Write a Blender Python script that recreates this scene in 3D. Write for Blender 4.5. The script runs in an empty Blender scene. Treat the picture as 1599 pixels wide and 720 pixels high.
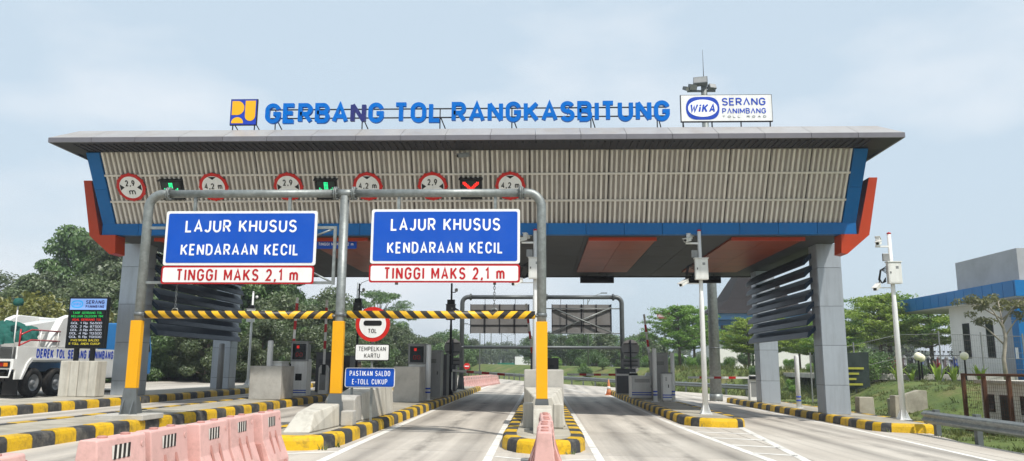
import bpy, bmesh, math, random
from mathutils import Matrix, Vector, Euler
R = math.radians; PI = math.pi
rnd = random.Random(7)
scene = bpy.context.scene
col = scene.collection

# ------------------------------------------------------------------ camera, sky, sun, exposure
SL = 0.019                                   # the plaza falls 1.9 % towards the right
def gz(x): return -SL * x
cam_d = bpy.data.cameras.new('camera'); cam = bpy.data.objects.new('camera', cam_d); col.objects.link(cam)
pit, yaw, rol = R(9.928), R(2.22), R(0.3)
F = Vector((-math.sin(yaw)*math.cos(pit), math.cos(yaw)*math.cos(pit), math.sin(pit)))
Rt = Vector((math.cos(yaw), math.sin(yaw), 0)); Up = Rt.cross(F)
R2 = Rt*math.cos(rol) + Up*math.sin(rol); U2 = Up*math.cos(rol) - Rt*math.sin(rol)
cam.matrix_world = Matrix(((R2.x,U2.x,-F.x,0),(R2.y,U2.y,-F.y,0),(R2.z,U2.z,-F.z,1.5),(0,0,0,1)))
cam_d.sensor_width = 36; cam_d.lens = 36*1210/1599; cam_d.clip_end = 6000; cam_d.clip_start = 0.1
scene.camera = cam

sun_dir = Vector((-0.42, 0.55, -1)).normalized()         # direction the light travels
sun_el = math.asin(-sun_dir.z); sun_az = math.atan2(-sun_dir.x, -sun_dir.y)   # clockwise from +Y
world = bpy.data.worlds.new('World'); scene.world = world; world.use_nodes = True
nt = world.node_tree; nt.nodes.clear()
def wn(t, **k):
    n = nt.nodes.new(t)
    for a, b in k.items(): setattr(n, a, b)
    return n
sky = wn('ShaderNodeTexSky', sky_type='NISHITA', sun_disc=False, sun_elevation=sun_el, sun_rotation=sun_az,
         air_density=1.3, dust_density=2.2, ozone_density=1.5)
bg = wn('ShaderNodeBackground'); out = wn('ShaderNodeOutputWorld'); bg.inputs['Strength'].default_value = 0.09
tc = wn('ShaderNodeTexCoord'); mp = wn('ShaderNodeMapping'); mp.inputs['Scale'].default_value = (1, 1, 2.6)
mp.inputs['Location'].default_value = (0.62, 2.3, 0.9)
nz = wn('ShaderNodeTexNoise'); nz.inputs['Scale'].default_value = 1.9; nz.inputs['Detail'].default_value = 6; nz.inputs['Roughness'].default_value = .48
rp = wn('ShaderNodeValToRGB'); rp.color_ramp.elements[0].position = .47; rp.color_ramp.elements[1].position = .68
rp.color_ramp.elements[1].color = (.85,.85,.85,1)
hz = wn('ShaderNodeMixRGB'); hz.inputs['Fac'].default_value = .8; hz.inputs['Color2'].default_value = (8.0, 9.6, 11.0, 1)   # thin high haze
cl = wn('ShaderNodeMixRGB'); cl.inputs['Color2'].default_value = (10.9, 11.2, 11.6, 1)                       # cloud white
L = nt.links.new
L(tc.outputs['Generated'], mp.inputs['Vector']); L(mp.outputs['Vector'], nz.inputs['Vector']); L(nz.outputs['Fac'], rp.inputs['Fac'])
L(sky.outputs['Color'], hz.inputs['Color1']); L(hz.outputs['Color'], cl.inputs['Color1']); L(rp.outputs['Color'], cl.inputs['Fac'])
L(cl.outputs['Color'], bg.inputs['Color']); L(bg.outputs['Background'], out.inputs['Surface'])

sun_l = bpy.data.lights.new('sun', 'SUN'); sun_l.energy = 4.3; sun_l.angle = R(1.2); sun_l.color = (1, .955, .88)
sun_o = bpy.data.objects.new('sun', sun_l); col.objects.link(sun_o)
sun_o.rotation_euler = sun_dir.to_track_quat('-Z', 'Y').to_euler(); sun_o.location = (30, -40, 70)
vs = scene.view_settings; vs.view_transform = 'Standard'; vs.look = 'None'; vs.exposure = 0.0; vs.gamma = 1; vs.use_curve_mapping = False
scene.render.engine = 'CYCLES'; scene.cycles.max_bounces = 6; scene.cycles.transparent_max_bounces = 8
scene.cycles.use_denoising = True; scene.cycles.volume_bounces = 0; scene.cycles.sample_clamp_indirect = 6

# ------------------------------------------------------------------ materials
def lin(c):
    if isinstance(c, str):
        c = [int(c[i:i+2], 16)/255 for i in (1, 3, 5)]
        c = [x/12.92 if x <= .04045 else ((x+.055)/1.055)**2.4 for x in c]
    return tuple(c) + (1,)
MATS = {}
def M(name, c, rough=.6, metal=0, var=.12, scale=3, dirt=None, dirt_amt=.4, dscale=1.5, streak=False, bump=0, bscale=40, rand=.06, emit=0, coat=0, world_pos=False, spec=.28):
    """procedural paint / concrete / metal: colour mottled by noise, stains of another colour, fine relief"""
    m = bpy.data.materials.new(name); m.use_nodes = True; n = m.node_tree.nodes; l = m.node_tree.links.new
    b = n['Principled BSDF']; b.inputs['Roughness'].default_value = rough; b.inputs['Metallic'].default_value = metal; b.inputs['Specular IOR Level'].default_value = spec
    c = lin(c)
    if emit:
        b.inputs['Emission Color'].default_value = c; b.inputs['Emission Strength'].default_value = emit
        b.inputs['Base Color'].default_value = c; MATS[name] = m; return m
    if coat: b.inputs['Coat Weight'].default_value = coat; b.inputs['Coat Roughness'].default_value = .1
    if world_pos:
        g = n.new('ShaderNodeNewGeometry'); vec = g.outputs['Position']
    else:
        t = n.new('ShaderNodeTexCoord'); vec = t.outputs['Object']
    oi = n.new('ShaderNodeObjectInfo')
    off = n.new('ShaderNodeVectorMath'); off.operation = 'ADD'
    mul = n.new('ShaderNodeMath'); mul.operation = 'MULTIPLY'; mul.inputs[1].default_value = 37.0
    l(oi.outputs['Random'], mul.inputs[0]); l(vec, off.inputs[0]); l(mul.outputs[0], off.inputs[1]); vec = off.outputs[0]
    no = n.new('ShaderNodeTexNoise'); no.inputs['Scale'].default_value = scale; no.inputs['Detail'].default_value = 5; no.inputs['Roughness'].default_value = .65
    l(vec, no.inputs['Vector'])
    mr = n.new('ShaderNodeMapRange'); mr.inputs[1].default_value = .3; mr.inputs[2].default_value = .7
    mr.inputs[3].default_value = 1-var; mr.inputs[4].default_value = 1+var
    l(no.outputs['Fac'], mr.inputs[0])
    mr2 = n.new('ShaderNodeMapRange'); mr2.inputs[3].default_value = 1-rand; mr2.inputs[4].default_value = 1+rand
    l(oi.outputs['Random'], mr2.inputs[0])
    mm = n.new('ShaderNodeMath'); mm.operation = 'MULTIPLY'; l(mr.outputs[0], mm.inputs[0]); l(mr2.outputs[0], mm.inputs[1])
    sc = n.new('ShaderNodeVectorMath'); sc.operation = 'SCALE'; sc.inputs[0].default_value = c[:3]; l(mm.outputs[0], sc.inputs['Scale'])
    colo = sc.outputs[0]
    if dirt:
        d = n.new('ShaderNodeTexNoise'); d.inputs['Scale'].default_value = dscale; d.inputs['Detail'].default_value = 7; d.inputs['Roughness'].default_value = .7
        if streak:
            mpn = n.new('ShaderNodeMapping'); mpn.inputs['Scale'].default_value = (3, 3, .25); l(vec, mpn.inputs['Vector']); l(mpn.outputs[0], d.inputs['Vector'])
        else: l(vec, d.inputs['Vector'])
        r = n.new('ShaderNodeMapRange'); r.inputs[1].default_value = .47; r.inputs[2].default_value = .72; r.inputs[4].default_value = dirt_amt
        l(d.outputs['Fac'], r.inputs[0])
        mx = n.new('ShaderNodeMixRGB'); mx.inputs['Color2'].default_value = lin(dirt); l(r.outputs[0], mx.inputs['Fac']); l(colo, mx.inputs['Color1']); colo = mx.outputs[0]
    l(colo, b.inputs['Base Color'])
    if bump:
        bn = n.new('ShaderNodeTexNoise'); bn.inputs['Scale'].default_value = bscale; bn.inputs['Detail'].default_value = 3; l(vec, bn.inputs['Vector'])
        bp = n.new('ShaderNodeBump'); bp.inputs['Strength'].default_value = bump; bp.inputs['Distance'].default_value = .02
        l(bn.outputs['Fac'], bp.inputs['Height']); l(bp.outputs[0], b.inputs['Normal'])
    MATS[name] = m; return m

M('concrete', '#b1aea7', .85, var=.12, scale=2.5, dirt='#6d675c', dirt_amt=.45, bump=.25)
M('concrete_white', '#bfbbb0', .85, var=.1, scale=3, dirt='#7d7568', dirt_amt=.55, streak=True, bump=.2)
M('concrete_top', '#aaa496', .9, var=.2, scale=1.4, dirt='#6f685a', dirt_amt=.65, dscale=.9, bump=.3)
M('joint', '#4d4a44', .95)
M('kerb_yellow', '#d8ae1e', .55, var=.1, scale=5, dirt='#453c2c', dirt_amt=.75, dscale=5, bump=.3, bscale=25, rand=.1)
M('kerb_black', '#3a3b3d', .65, var=.2, scale=5, dirt='#8d877a', dirt_amt=.5, dscale=4, bump=.3, bscale=25, rand=.15)
M('line_white', '#dedcd6', .7, var=.06, scale=3, dirt='#8a8479', dirt_amt=.55, dscale=2.5)
M('galv', '#8b908f', .5, metal=.55, var=.22, scale=9, dirt='#6a6660', dirt_amt=.35, dscale=5, bump=.1)
M('galv_dark', '#6f7476', .5, metal=.4, var=.15, scale=6, dirt='#4b4640', dirt_amt=.3)
M('post_yellow', '#e8a712', .4, var=.06, scale=3, dirt='#8a6a20', dirt_amt=.2)
M('stripe_yellow', '#e9b417', .45, var=.08, dirt='#6b5b22', dirt_amt=.25, dscale=5)
M('stripe_black', '#1d1c1b', .5, var=.2)
M('sign_blue', '#014db6', .5, var=.04, scale=1, rand=.02, dirt='#5b7fc0', dirt_amt=.1)
M('sign_white', '#e9e9e8', .45, var=.03, rand=.02, dirt='#b6b2aa', dirt_amt=.3, streak=True)
M('print_white', '#f1f2f4', .45, var=.02)
M('print_red', '#b3161d', .45, var=.05)
M('print_black', '#171717', .5, var=.1)
M('print_blue', '#1b45b4', .45, var=.05)
M('sign_red', '#c3231c', .42, var=.07)
M('sign_back', '#8d8b8a', .55, metal=.3, var=.1, scale=2, dirt='#6a625a', dirt_amt=.4)
M('letter_blue', '#0168c2', .35, var=.05, rand=.04, spec=.1)
M('letter_faded', '#2a2f6e', .4, var=.05)
M('gate_blue', '#015f9f', .5, var=.06, scale=1, rand=.07, dirt='#1d4f83', dirt_amt=.25, streak=True)
M('gate_orange', '#b03a14', .35, var=.06, scale=1, dirt='#7d3418', dirt_amt=.2)
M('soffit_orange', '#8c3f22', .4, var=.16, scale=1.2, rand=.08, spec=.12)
M('soffit_grey', '#4a4c4e', .6, var=.1, scale=1, rand=.09, spec=.08)
M('slat', '#d6d0c8', .5, var=.08, scale=2, rand=.1, dirt='#8f8880', dirt_amt=.4, streak=True)
M('slat_back', '#9a938c', .7, var=.1, scale=1, dirt='#5d564e', dirt_amt=.4)
M('slat_rail', '#cdc7bf', .5, var=.06)
M('roof_light', '#a6a4a3', .45, metal=.2, var=.07, scale=1, rand=.05, dirt='#8d7a64', dirt_amt=.35, dscale=1.2)
M('roof_edge', '#737177', .45, metal=.2, var=.07, rand=.06)
M('eave', '#343337', .6, var=.12, scale=2)
M('clad', '#a9b0b8', .34, metal=.35, var=.06, scale=.8, rand=.05, dirt='#6f7072', dirt_amt=.3, streak=True)
M('core', '#2c2e31', .7)
M('louvre', '#1a2b3e', .42, metal=.2, var=.12, dirt='#3f4850', dirt_amt=.3)
M('dark_steel', '#2b2a30', .5, metal=.4, var=.15)
M('black_plastic', '#121314', .4, var=.1)
M('screen', '#070808', .12, var=.05)
M('white_paint', '#e4e5e4', .38, var=.04, scale=2, dirt='#a39c90', dirt_amt=.3, streak=True)
M('cabinet_white', '#dcdcd8', .4, var=.04, dirt='#9c958a', dirt_amt=.35, streak=True)
M('cabinet_grey', '#8f908f', .45, metal=.25, var=.08, dirt='#5d5a55', dirt_amt=.35, streak=True)
M('cabinet_dark', '#55565a', .5, metal=.2, var=.1, dirt='#3b3a38', dirt_amt=.3)
M('boom_red', '#b51d20', .4, var=.1); M('boom_white', '#dddcd9', .4, var=.06)
M('pink', '#d8ada6', .52, var=.05, scale=2, rand=.08, dirt='#8e6f66', dirt_amt=.5, dscale=4, bump=.08)
M('pink_dark', '#b4837a', .5, var=.12, scale=4, rand=.06)
M('decal_white', '#d9d3cb', .5); M('decal_black', '#2a2625', .6, var=.3)
M('truck_white', '#e6e6e3', .3, var=.03, coat=.4, dirt='#a79f92', dirt_amt=.3)
M('truck_red', '#b3232b', .35, var=.08, coat=.3)
M('truck_blue', '#2f78b5', .35, var=.05, coat=.3)
M('tarp', '#1f5a52', .7, var=.2, scale=5, bump=.6, bscale=8)
M('tyre', '#1f1f20', .85, var=.25, scale=12, dirt='#5d5850', dirt_amt=.5, dscale=4)
M('rim', '#a5a7a8', .45, metal=.5, var=.1, dirt='#57534d', dirt_amt=.4)
M('chassis', '#1b1b1c', .7, var=.2, dirt='#4c453c', dirt_amt=.4)
M('lamp_red', '#8c1414', .2, var=.1); M('lamp_orange', '#d2731a', .25)
M('glass', '#1b2024', .08, var=.02, rand=.02)
M('wall_white', '#e6e4df', .75, var=.05, scale=.6, dirt='#a8a39a', dirt_amt=.2, dscale=.5)
M('wall_grey', '#a3a5a8', .7, var=.08, scale=.8, dirt='#75736f', dirt_amt=.35, dscale=.5)
M('acp_blue', '#0268a6', .35, var=.05, scale=.7, rand=.06)
M('roof_tile', '#211b1a', 1.0, var=.25, scale=3, dirt='#2d2826', dirt_amt=.5)
M('rust', '#5b3a26', .8, var=.3, scale=8, dirt='#2f221a', dirt_amt=.5)
M('wire', '#6d6a5e', .6, metal=.4)
M('fence_grey', '#7c7f7e', .6, metal=.3, var=.1)
M('globe', '#efe8cd', .3, var=.03)
M('banner', '#24302c', .7, var=.15); M('banner_text', '#9a9a3a', .7)
M('bark', '#6b6156', .9, var=.25, scale=6, bump=.5, bscale=12, dirt='#3c352d', dirt_amt=.4)
M('bark_pale', '#9a9184', .9, var=.2, scale=6, bump=.4)
M('led_green', '#27e08c', emit=1.6); M('led_red', '#ff2a20', emit=1.8)
M('led_dot_red', '#e02a20', emit=.5); M('led_dot_green', '#22c45a', emit=.45); M('led_dot_white', '#c9cfe0', emit=.42); M('led_dot_yellow', '#d2c23a', emit=.45)
M('led_panel', '#7f9fd6', emit=.6); M('led_dim', '#27352f', .4)
M('logo_cyan', '#2f9ddc', emit=.6); M('logo_violet', '#2f2c74', .5)
M('pu_yellow', '#f0b21c', .4, var=.03); M('pu_blue', '#2141b5', .4, var=.03)
M('car_white', '#dedfe0', .25, coat=.5, var=.02); M('car_grey', '#7e848a', .3, coat=.5); M('car_dark', '#2a3038', .3, coat=.5)
M('bike_red', '#a32a2e', .3, coat=.4); M('bike_blue', '#1f3f8a', .3, coat=.4); M('bike_black', '#17181a', .4); M('bike_silver', '#a9abad', .35, metal=.4)
M('green_board', '#13705a', .5, var=.05); M('billboard', '#c4a8a8', .6); M('billboard_red', '#a8343a', .6)
M('traffic_orange', '#d48a60', .5, var=.1)

def leafmat(name, c1, c2, c3, trans=.35):
    m = bpy.data.materials.new(name); m.use_nodes = True; n = m.node_tree.nodes; l = m.node_tree.links.new
    n.remove(n['Principled BSDF']); o = n['Material Output']
    t = n.new('ShaderNodeTexCoord'); oi = n.new('ShaderNodeObjectInfo')
    no = n.new('ShaderNodeTexNoise'); no.inputs['Scale'].default_value = 1.1; no.inputs['Detail'].default_value = 8; no.inputs['Roughness'].default_value = .8
    l(t.outputs['Object'], no.inputs['Vector'])
    r = n.new('ShaderNodeValToRGB'); e = r.color_ramp.elements
    e[0].position = .3; e[0].color = lin(c1); e[1].position = .72; e[1].color = lin(c3); k = e.new(.5); k.color = lin(c2)
    l(no.outputs['Fac'], r.inputs['Fac'])
    mr = n.new('ShaderNodeMapRange'); mr.inputs[3].default_value = .8; mr.inputs[4].default_value = 1.2; l(oi.outputs['Random'], mr.inputs[0])
    s = n.new('ShaderNodeVectorMath'); s.operation = 'SCALE'; l(r.outputs[0], s.inputs[0]); l(mr.outputs[0], s.inputs['Scale'])
    d = n.new('ShaderNodeBsdfDiffuse'); tr = n.new('ShaderNodeBsdfTranslucent'); gl = n.new('ShaderNodeBsdfGlossy'); gl.inputs['Roughness'].default_value = .45
    l(s.outputs[0], d.inputs['Color']); l(s.outputs[0], tr.inputs['Color'])
    mx = n.new('ShaderNodeMixShader'); mx.inputs[0].default_value = trans; l(d.outputs[0], mx.inputs[1]); l(tr.outputs[0], mx.inputs[2])
    m2 = n.new('ShaderNodeMixShader'); m2.inputs[0].default_value = .05; l(mx.outputs[0], m2.inputs[1]); l(gl.outputs[0], m2.inputs[2])
    l(m2.outputs[0], o.inputs['Surface']); MATS[name] = m
leafmat('leaf_hill', '#455636', '#5c6c46', '#787f59')
leafmat('leaf_dark', '#425e33', '#5b7842', '#7b9458')
leafmat('leaf_terminalia', '#557a2e', '#739a3c', '#9ab654')
leafmat('leaf_lime', '#6f8f30', '#94ad40', '#b5c45c')
leafmat('leaf_croton', '#57632f', '#7f813f', '#a8a058')
leafmat('leaf_olive', '#5c6238', '#7b7d4c', '#99955f')
leafmat('leaf_grass', '#475829', '#636f38', '#8b8355')

def road_mat():
    m = bpy.data.materials.new('road_concrete'); m.use_nodes = True; n = m.node_tree.nodes; l = m.node_tree.links.new
    b = n['Principled BSDF']; b.inputs['Roughness'].default_value = .8
    g = n.new('ShaderNodeNewGeometry'); oi = n.new('ShaderNodeObjectInfo')
    def noise(scale, vecscale, detail=6, rough=.6):
        mpn = n.new('ShaderNodeMapping'); mpn.inputs['Scale'].default_value = vecscale; l(g.outputs['Position'], mpn.inputs['Vector'])
        t = n.new('ShaderNodeTexNoise'); t.inputs['Scale'].default_value = scale; t.inputs['Detail'].default_value = detail; t.inputs['Roughness'].default_value = rough
        l(mpn.outputs[0], t.inputs['Vector']); return t.outputs['Fac']
    def rng(src, a, b_, c, d):
        r = n.new('ShaderNodeMapRange'); r.inputs[1].default_value = a; r.inputs[2].default_value = b_; r.inputs[3].default_value = c; r.inputs[4].default_value = d
        l(src, r.inputs[0]); return r.outputs[0]
    def mix(f, c1, c2):
        x = n.new('ShaderNodeMixRGB'); l(f, x.inputs['Fac'])
        if isinstance(c1, str): x.inputs['Color1'].default_value = lin(c1)
        else: l(c1, x.inputs['Color1'])
        x.inputs['Color2'].default_value = lin(c2); return x.outputs[0]
    base = mix(rng(noise(.6, (1, .5, 1)), .3, .7, 0, 1), '#c8c1b6', '#aea69b')
    base = mix(rng(noise(1.0, (3.2, .05, 1), 5, .6), .47, .75, 0, .6), base, '#86807a')       # tyre-rubber streaks along the lanes
    base = mix(rng(noise(1.3, (.15, 5, 1), 4, .6), .62, .78, 0, .3), base, '#8f887e')      # tined cross bands
    base = mix(rng(noise(2.2, (1, 1, 1), 8, .7), .62, .8, 0, .5), base, '#7d766c')         # oil and dirt
    base = mix(rng(noise(16, (1, 1, 1), 3, .6), .45, .75, 0, .22), base, '#d6cfc3')
    sp = n.new('ShaderNodeSeparateXYZ'); l(g.outputs['Position'], sp.inputs[0])
    def mth(op, a, b_=None):
        q = n.new('ShaderNodeMath'); q.operation = op
        for i_, v in enumerate((a, b_)):
            if v is None: continue
            if isinstance(v, (int, float)): q.inputs[i_].default_value = v
            else: l(v, q.inputs[i_])
        return q.outputs[0]
    wob = mth('MULTIPLY', mth('SUBTRACT', noise(.35, (1, .35, 1), 3), .5), .7)
    dl = mth('PINGPONG', mth('ADD', mth('ADD', sp.outputs['X'], 2.2), wob), 2.335)          # distance from the middle of the lane
    tyre = rng(mth('ABSOLUTE', mth('SUBTRACT', dl, .82)), 0, .38, 1, 0)
    oil = rng(dl, 0, .34, 1, 0)
    patch = rng(noise(.5, (1, .22, 1), 5, .65), .34, .66, .2, 1)
    base = mix(mth('MULTIPLY', mth('MULTIPLY', tyre, patch), .85), base, '#68635d')
    base = mix(mth('MULTIPLY', mth('MULTIPLY', oil, rng(noise(1.2, (1, .3, 1), 6, .7), .4, .62, 0, 1)), .75), base, '#544f49')
    s = n.new('ShaderNodeVectorMath'); s.operation = 'SCALE'; l(base, s.inputs[0]); l(rng(oi.outputs['Random'], 0, 1, .92, 1.06), s.inputs['Scale'])
    l(s.outputs[0], b.inputs['Base Color'])
    bp = n.new('ShaderNodeBump'); bp.inputs['Strength'].default_value = .25; bp.inputs['Distance'].default_value = .01
    l(noise(30, (.5, 3, 1), 3), bp.inputs['Height']); l(bp.outputs[0], b.inputs['Normal'])
    MATS['road'] = m
road_mat()
def ground_mat():
    m = bpy.data.materials.new('grass_ground'); m.use_nodes = True; n = m.node_tree.nodes; l = m.node_tree.links.new
    b = n['Principled BSDF']; b.inputs['Roughness'].default_value = .95
    g = n.new('ShaderNodeNewGeometry')
    t = n.new('ShaderNodeTexNoise'); t.inputs['Scale'].default_value = .55; t.inputs['Detail'].default_value = 9; t.inputs['Roughness'].default_value = .72; l(g.outputs['Position'], t.inputs['Vector'])
    r = n.new('ShaderNodeValToRGB'); e = r.color_ramp.elements; e[0].position = .33; e[0].color = lin('#445a24'); e[1].position = .7; e[1].color = lin('#85774e')
    k = e.new(.5); k.color = lin('#5d6c30'); k = e.new(.6); k.color = lin('#6f6f3e'); l(t.outputs['Fac'], r.inputs['Fac'])
    l(r.outputs[0], b.inputs['Base Color'])
    t2 = n.new('ShaderNodeTexNoise'); t2.inputs['Scale'].default_value = 9; t2.inputs['Detail'].default_value = 5; l(g.outputs['Position'], t2.inputs['Vector'])
    bp = n.new('ShaderNodeBump'); bp.inputs['Strength'].default_value = .7; bp.inputs['Distance'].default_value = .08; l(t2.outputs['Fac'], bp.inputs['Height']); l(bp.outputs[0], b.inputs['Normal'])
    MATS['ground'] = m
ground_mat()

# ------------------------------------------------------------------ mesh helpers
WM = {}                                          # world matrix of every object made here
def tag(o, label=None, cat=None, group=None, kind=None):
    if label: o['label'] = label
    if cat: o['category'] = cat
    if group: o['group'] = group
    if kind: o['kind'] = kind
    return o
def link(o, parent=None, mat4=Matrix()):
    col.objects.link(o); o.matrix_local = mat4
    if parent is not None:
        o.parent = parent; WM[o.name] = WM[parent.name] @ mat4
    else: WM[o.name] = mat4.copy()
    return o
def root(name, loc, rz=0, label=None, cat=None, group=None, kind=None, ry=0):
    o = bpy.data.objects.new(name, None); o.empty_display_size = .2
    link(o, None, Matrix.Translation(loc) @ Matrix.Rotation(rz, 4, 'Z') @ Matrix.Rotation(ry, 4, 'Y'))
    return tag(o, label, cat, group, kind)
class MB:
    def __init__(s): s.v = []; s.f = []; s.sm = []
    def add(s, vs, fs, smooth=False):
        k = len(s.v); s.v += [tuple(p) for p in vs]; s.f += [tuple(i+k for i in f) for f in fs]; s.sm += [smooth]*len(fs); return s
    def hexa(s, p):                                # 4 bottom (ccw) + 4 top
        return s.add(p, [(3,2,1,0),(4,5,6,7),(0,1,5,4),(1,2,6,5),(2,3,7,6),(3,0,4,7)])
    def box(s, x0, x1, y0, y1, z0, z1, m=None):
        p = [(x0,y0,z0),(x1,y0,z0),(x1,y1,z0),(x0,y1,z0),(x0,y0,z1),(x1,y0,z1),(x1,y1,z1),(x0,y1,z1)]
        if m is not None: p = [m @ Vector(q) for q in p]
        return s.hexa(p)
    def cbox(s, c, d, m=None):
        return s.box(c[0]-d[0]/2, c[0]+d[0]/2, c[1]-d[1]/2, c[1]+d[1]/2, c[2]-d[2]/2, c[2]+d[2]/2, m)
    def prism(s, poly, a0, a1, axis='y', m=None):  # poly in (x,z) for y, (y,z) for x, (x,y) for z
        def P(u, v, a): return {'y': (u, a, v), 'x': (a, u, v), 'z': (u, v, a)}[axis]
        n = len(poly); vs = [P(u, v, a0) for u, v in poly] + [P(u, v, a1) for u, v in poly]
        if m is not None: vs = [m @ Vector(q) for q in vs]
        return s.add(vs, [tuple(range(n))[::-1], tuple(range(n, 2*n))] + [(i, (i+1) % n, n+(i+1) % n, n+i) for i in range(n)])
    def tube(s, path, r, n=8, cap=True):
        path = [Vector(p) for p in path]; rs = r if isinstance(r, (list, tuple)) else [r]*len(path)
        rings = []; prev = None
        for i, p in enumerate(path):
            d = (path[min(i+1, len(path)-1)] - path[max(i-1, 0)]).normalized()
            a = prev if prev is not None else (Vector((0,0,1)) if abs(d.z) < .9 else Vector((1,0,0)))
            u = (a - d*a.dot(d)).normalized(); prev = u; w = d.cross(u)
            rings.append([p + (u*math.cos(2*PI*k/n) + w*math.sin(2*PI*k/n))*rs[i] for k in range(n)])
        vs = [q for g in rings for q in g]; fs = []
        for i in range(len(path)-1):
            for k in range(n): fs.append((i*n+k, i*n+(k+1) % n, (i+1)*n+(k+1) % n, (i+1)*n+k))
        s.add(vs, fs, True)
        if cap:
            k = len(s.v) - len(vs); s.f += [tuple(k+i for i in range(n))[::-1], tuple(k+(len(path)-1)*n+i for i in range(n))]; s.sm += [False, False]
        return s
    def lathe(s, prof, n=20, m=None, caps=True):              # prof (r,z) about Z
        vs = []; fs = []
        for r, z in prof:
            for k in range(n): vs.append(Vector((r*math.cos(2*PI*k/n), r*math.sin(2*PI*k/n), z)))
        if m is not None: vs = [m @ q for q in vs]
        for i in range(len(prof)-1):
            for k in range(n): fs.append((i*n+k, i*n+(k+1) % n, (i+1)*n+(k+1) % n, (i+1)*n+k))
        s.add(vs, fs, True)
        k0 = len(s.v)-len(vs)
        if caps and prof[0][0] > 1e-4: s.f.append(tuple(k0+i for i in range(n))[::-1]); s.sm.append(False)
        if caps and prof[-1][0] > 1e-4: s.f.append(tuple(k0+(len(prof)-1)*n+i for i in range(n))); s.sm.append(False)
        return s
    def mesh(s, name, mat, bevel=0, inv=None, fix=True):
        me = bpy.data.meshes.new(name)
        vs = s.v if inv is None else [inv @ Vector(p) for p in s.v]
        me.from_pydata(vs, [], s.f); me.polygons.foreach_set('use_smooth', s.sm)
        if fix or bevel:
            bm = bmesh.new(); bm.from_mesh(me)
            if bevel: bmesh.ops.bevel(bm, geom=[e for e in bm.edges if len(e.link_faces) == 2 and e.calc_face_angle(0) > .6], offset=bevel, segments=2, affect='EDGES', profile=.5)
            bmesh.ops.recalc_face_normals(bm, faces=bm.faces); bm.to_mesh(me); bm.free()
        me.materials.append(MATS[mat]); return me
    def build(s, name, mat, parent=None, label=None, cat=None, group=None, kind=None, local=False, bevel=0, fix=True):
        """ONE mesh object; the points are given in world space (or in the parent's space with local=True)"""
        if parent is not None:
            inv = None if local else WM[parent.name].inverted()
            o = bpy.data.objects.new(name, s.mesh(name, mat, bevel, inv, fix)); link(o, parent)
        else:
            xs = [p[0] for p in s.v]; ys = [p[1] for p in s.v]; zs = [p[2] for p in s.v]
            mt = Matrix.Translation(((min(xs)+max(xs))/2, (min(ys)+max(ys))/2, min(zs)))
            o = bpy.data.objects.new(name, s.mesh(name, mat, bevel, mt.inverted(), fix)); link(o, None, mt)
        return tag(o, label, cat, group, kind)
def piece(name, me, parent, loc=(0,0,0), rot=(0,0,0), label=None):   # a copy of a shared mesh, placed in its parent's space
    o = bpy.data.objects.new(name, me); link(o, parent, Matrix.Translation(loc) @ Euler(rot).to_matrix().to_4x4())
    if label: o['label'] = label
    return o
def copy_tree(o, loc, rz=0, sc=None, parent=None, **k):
    c = o.copy(); col.objects.link(c)
    if parent is None:
        c.location = loc; c.rotation_euler = (0, 0, rz)
        if sc: c.scale = sc if isinstance(sc, tuple) else (sc, sc, sc)
        for key in ('label', 'group'):
            if k.get(key): c[key] = k[key]
        WM[c.name] = Matrix.Translation(loc) @ Matrix.Rotation(rz, 4, 'Z')
    else: c.parent = parent
    for ch in o.children: copy_tree(ch, None, parent=c)
    return c
def arc(cx, cy, rx, ry, a0, a1, n=10): return [(cx+rx*math.cos(R(a0+(a1-a0)*i/n)), cy+ry*math.sin(R(a0+(a1-a0)*i/n))) for i in range(n+1)]
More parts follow.
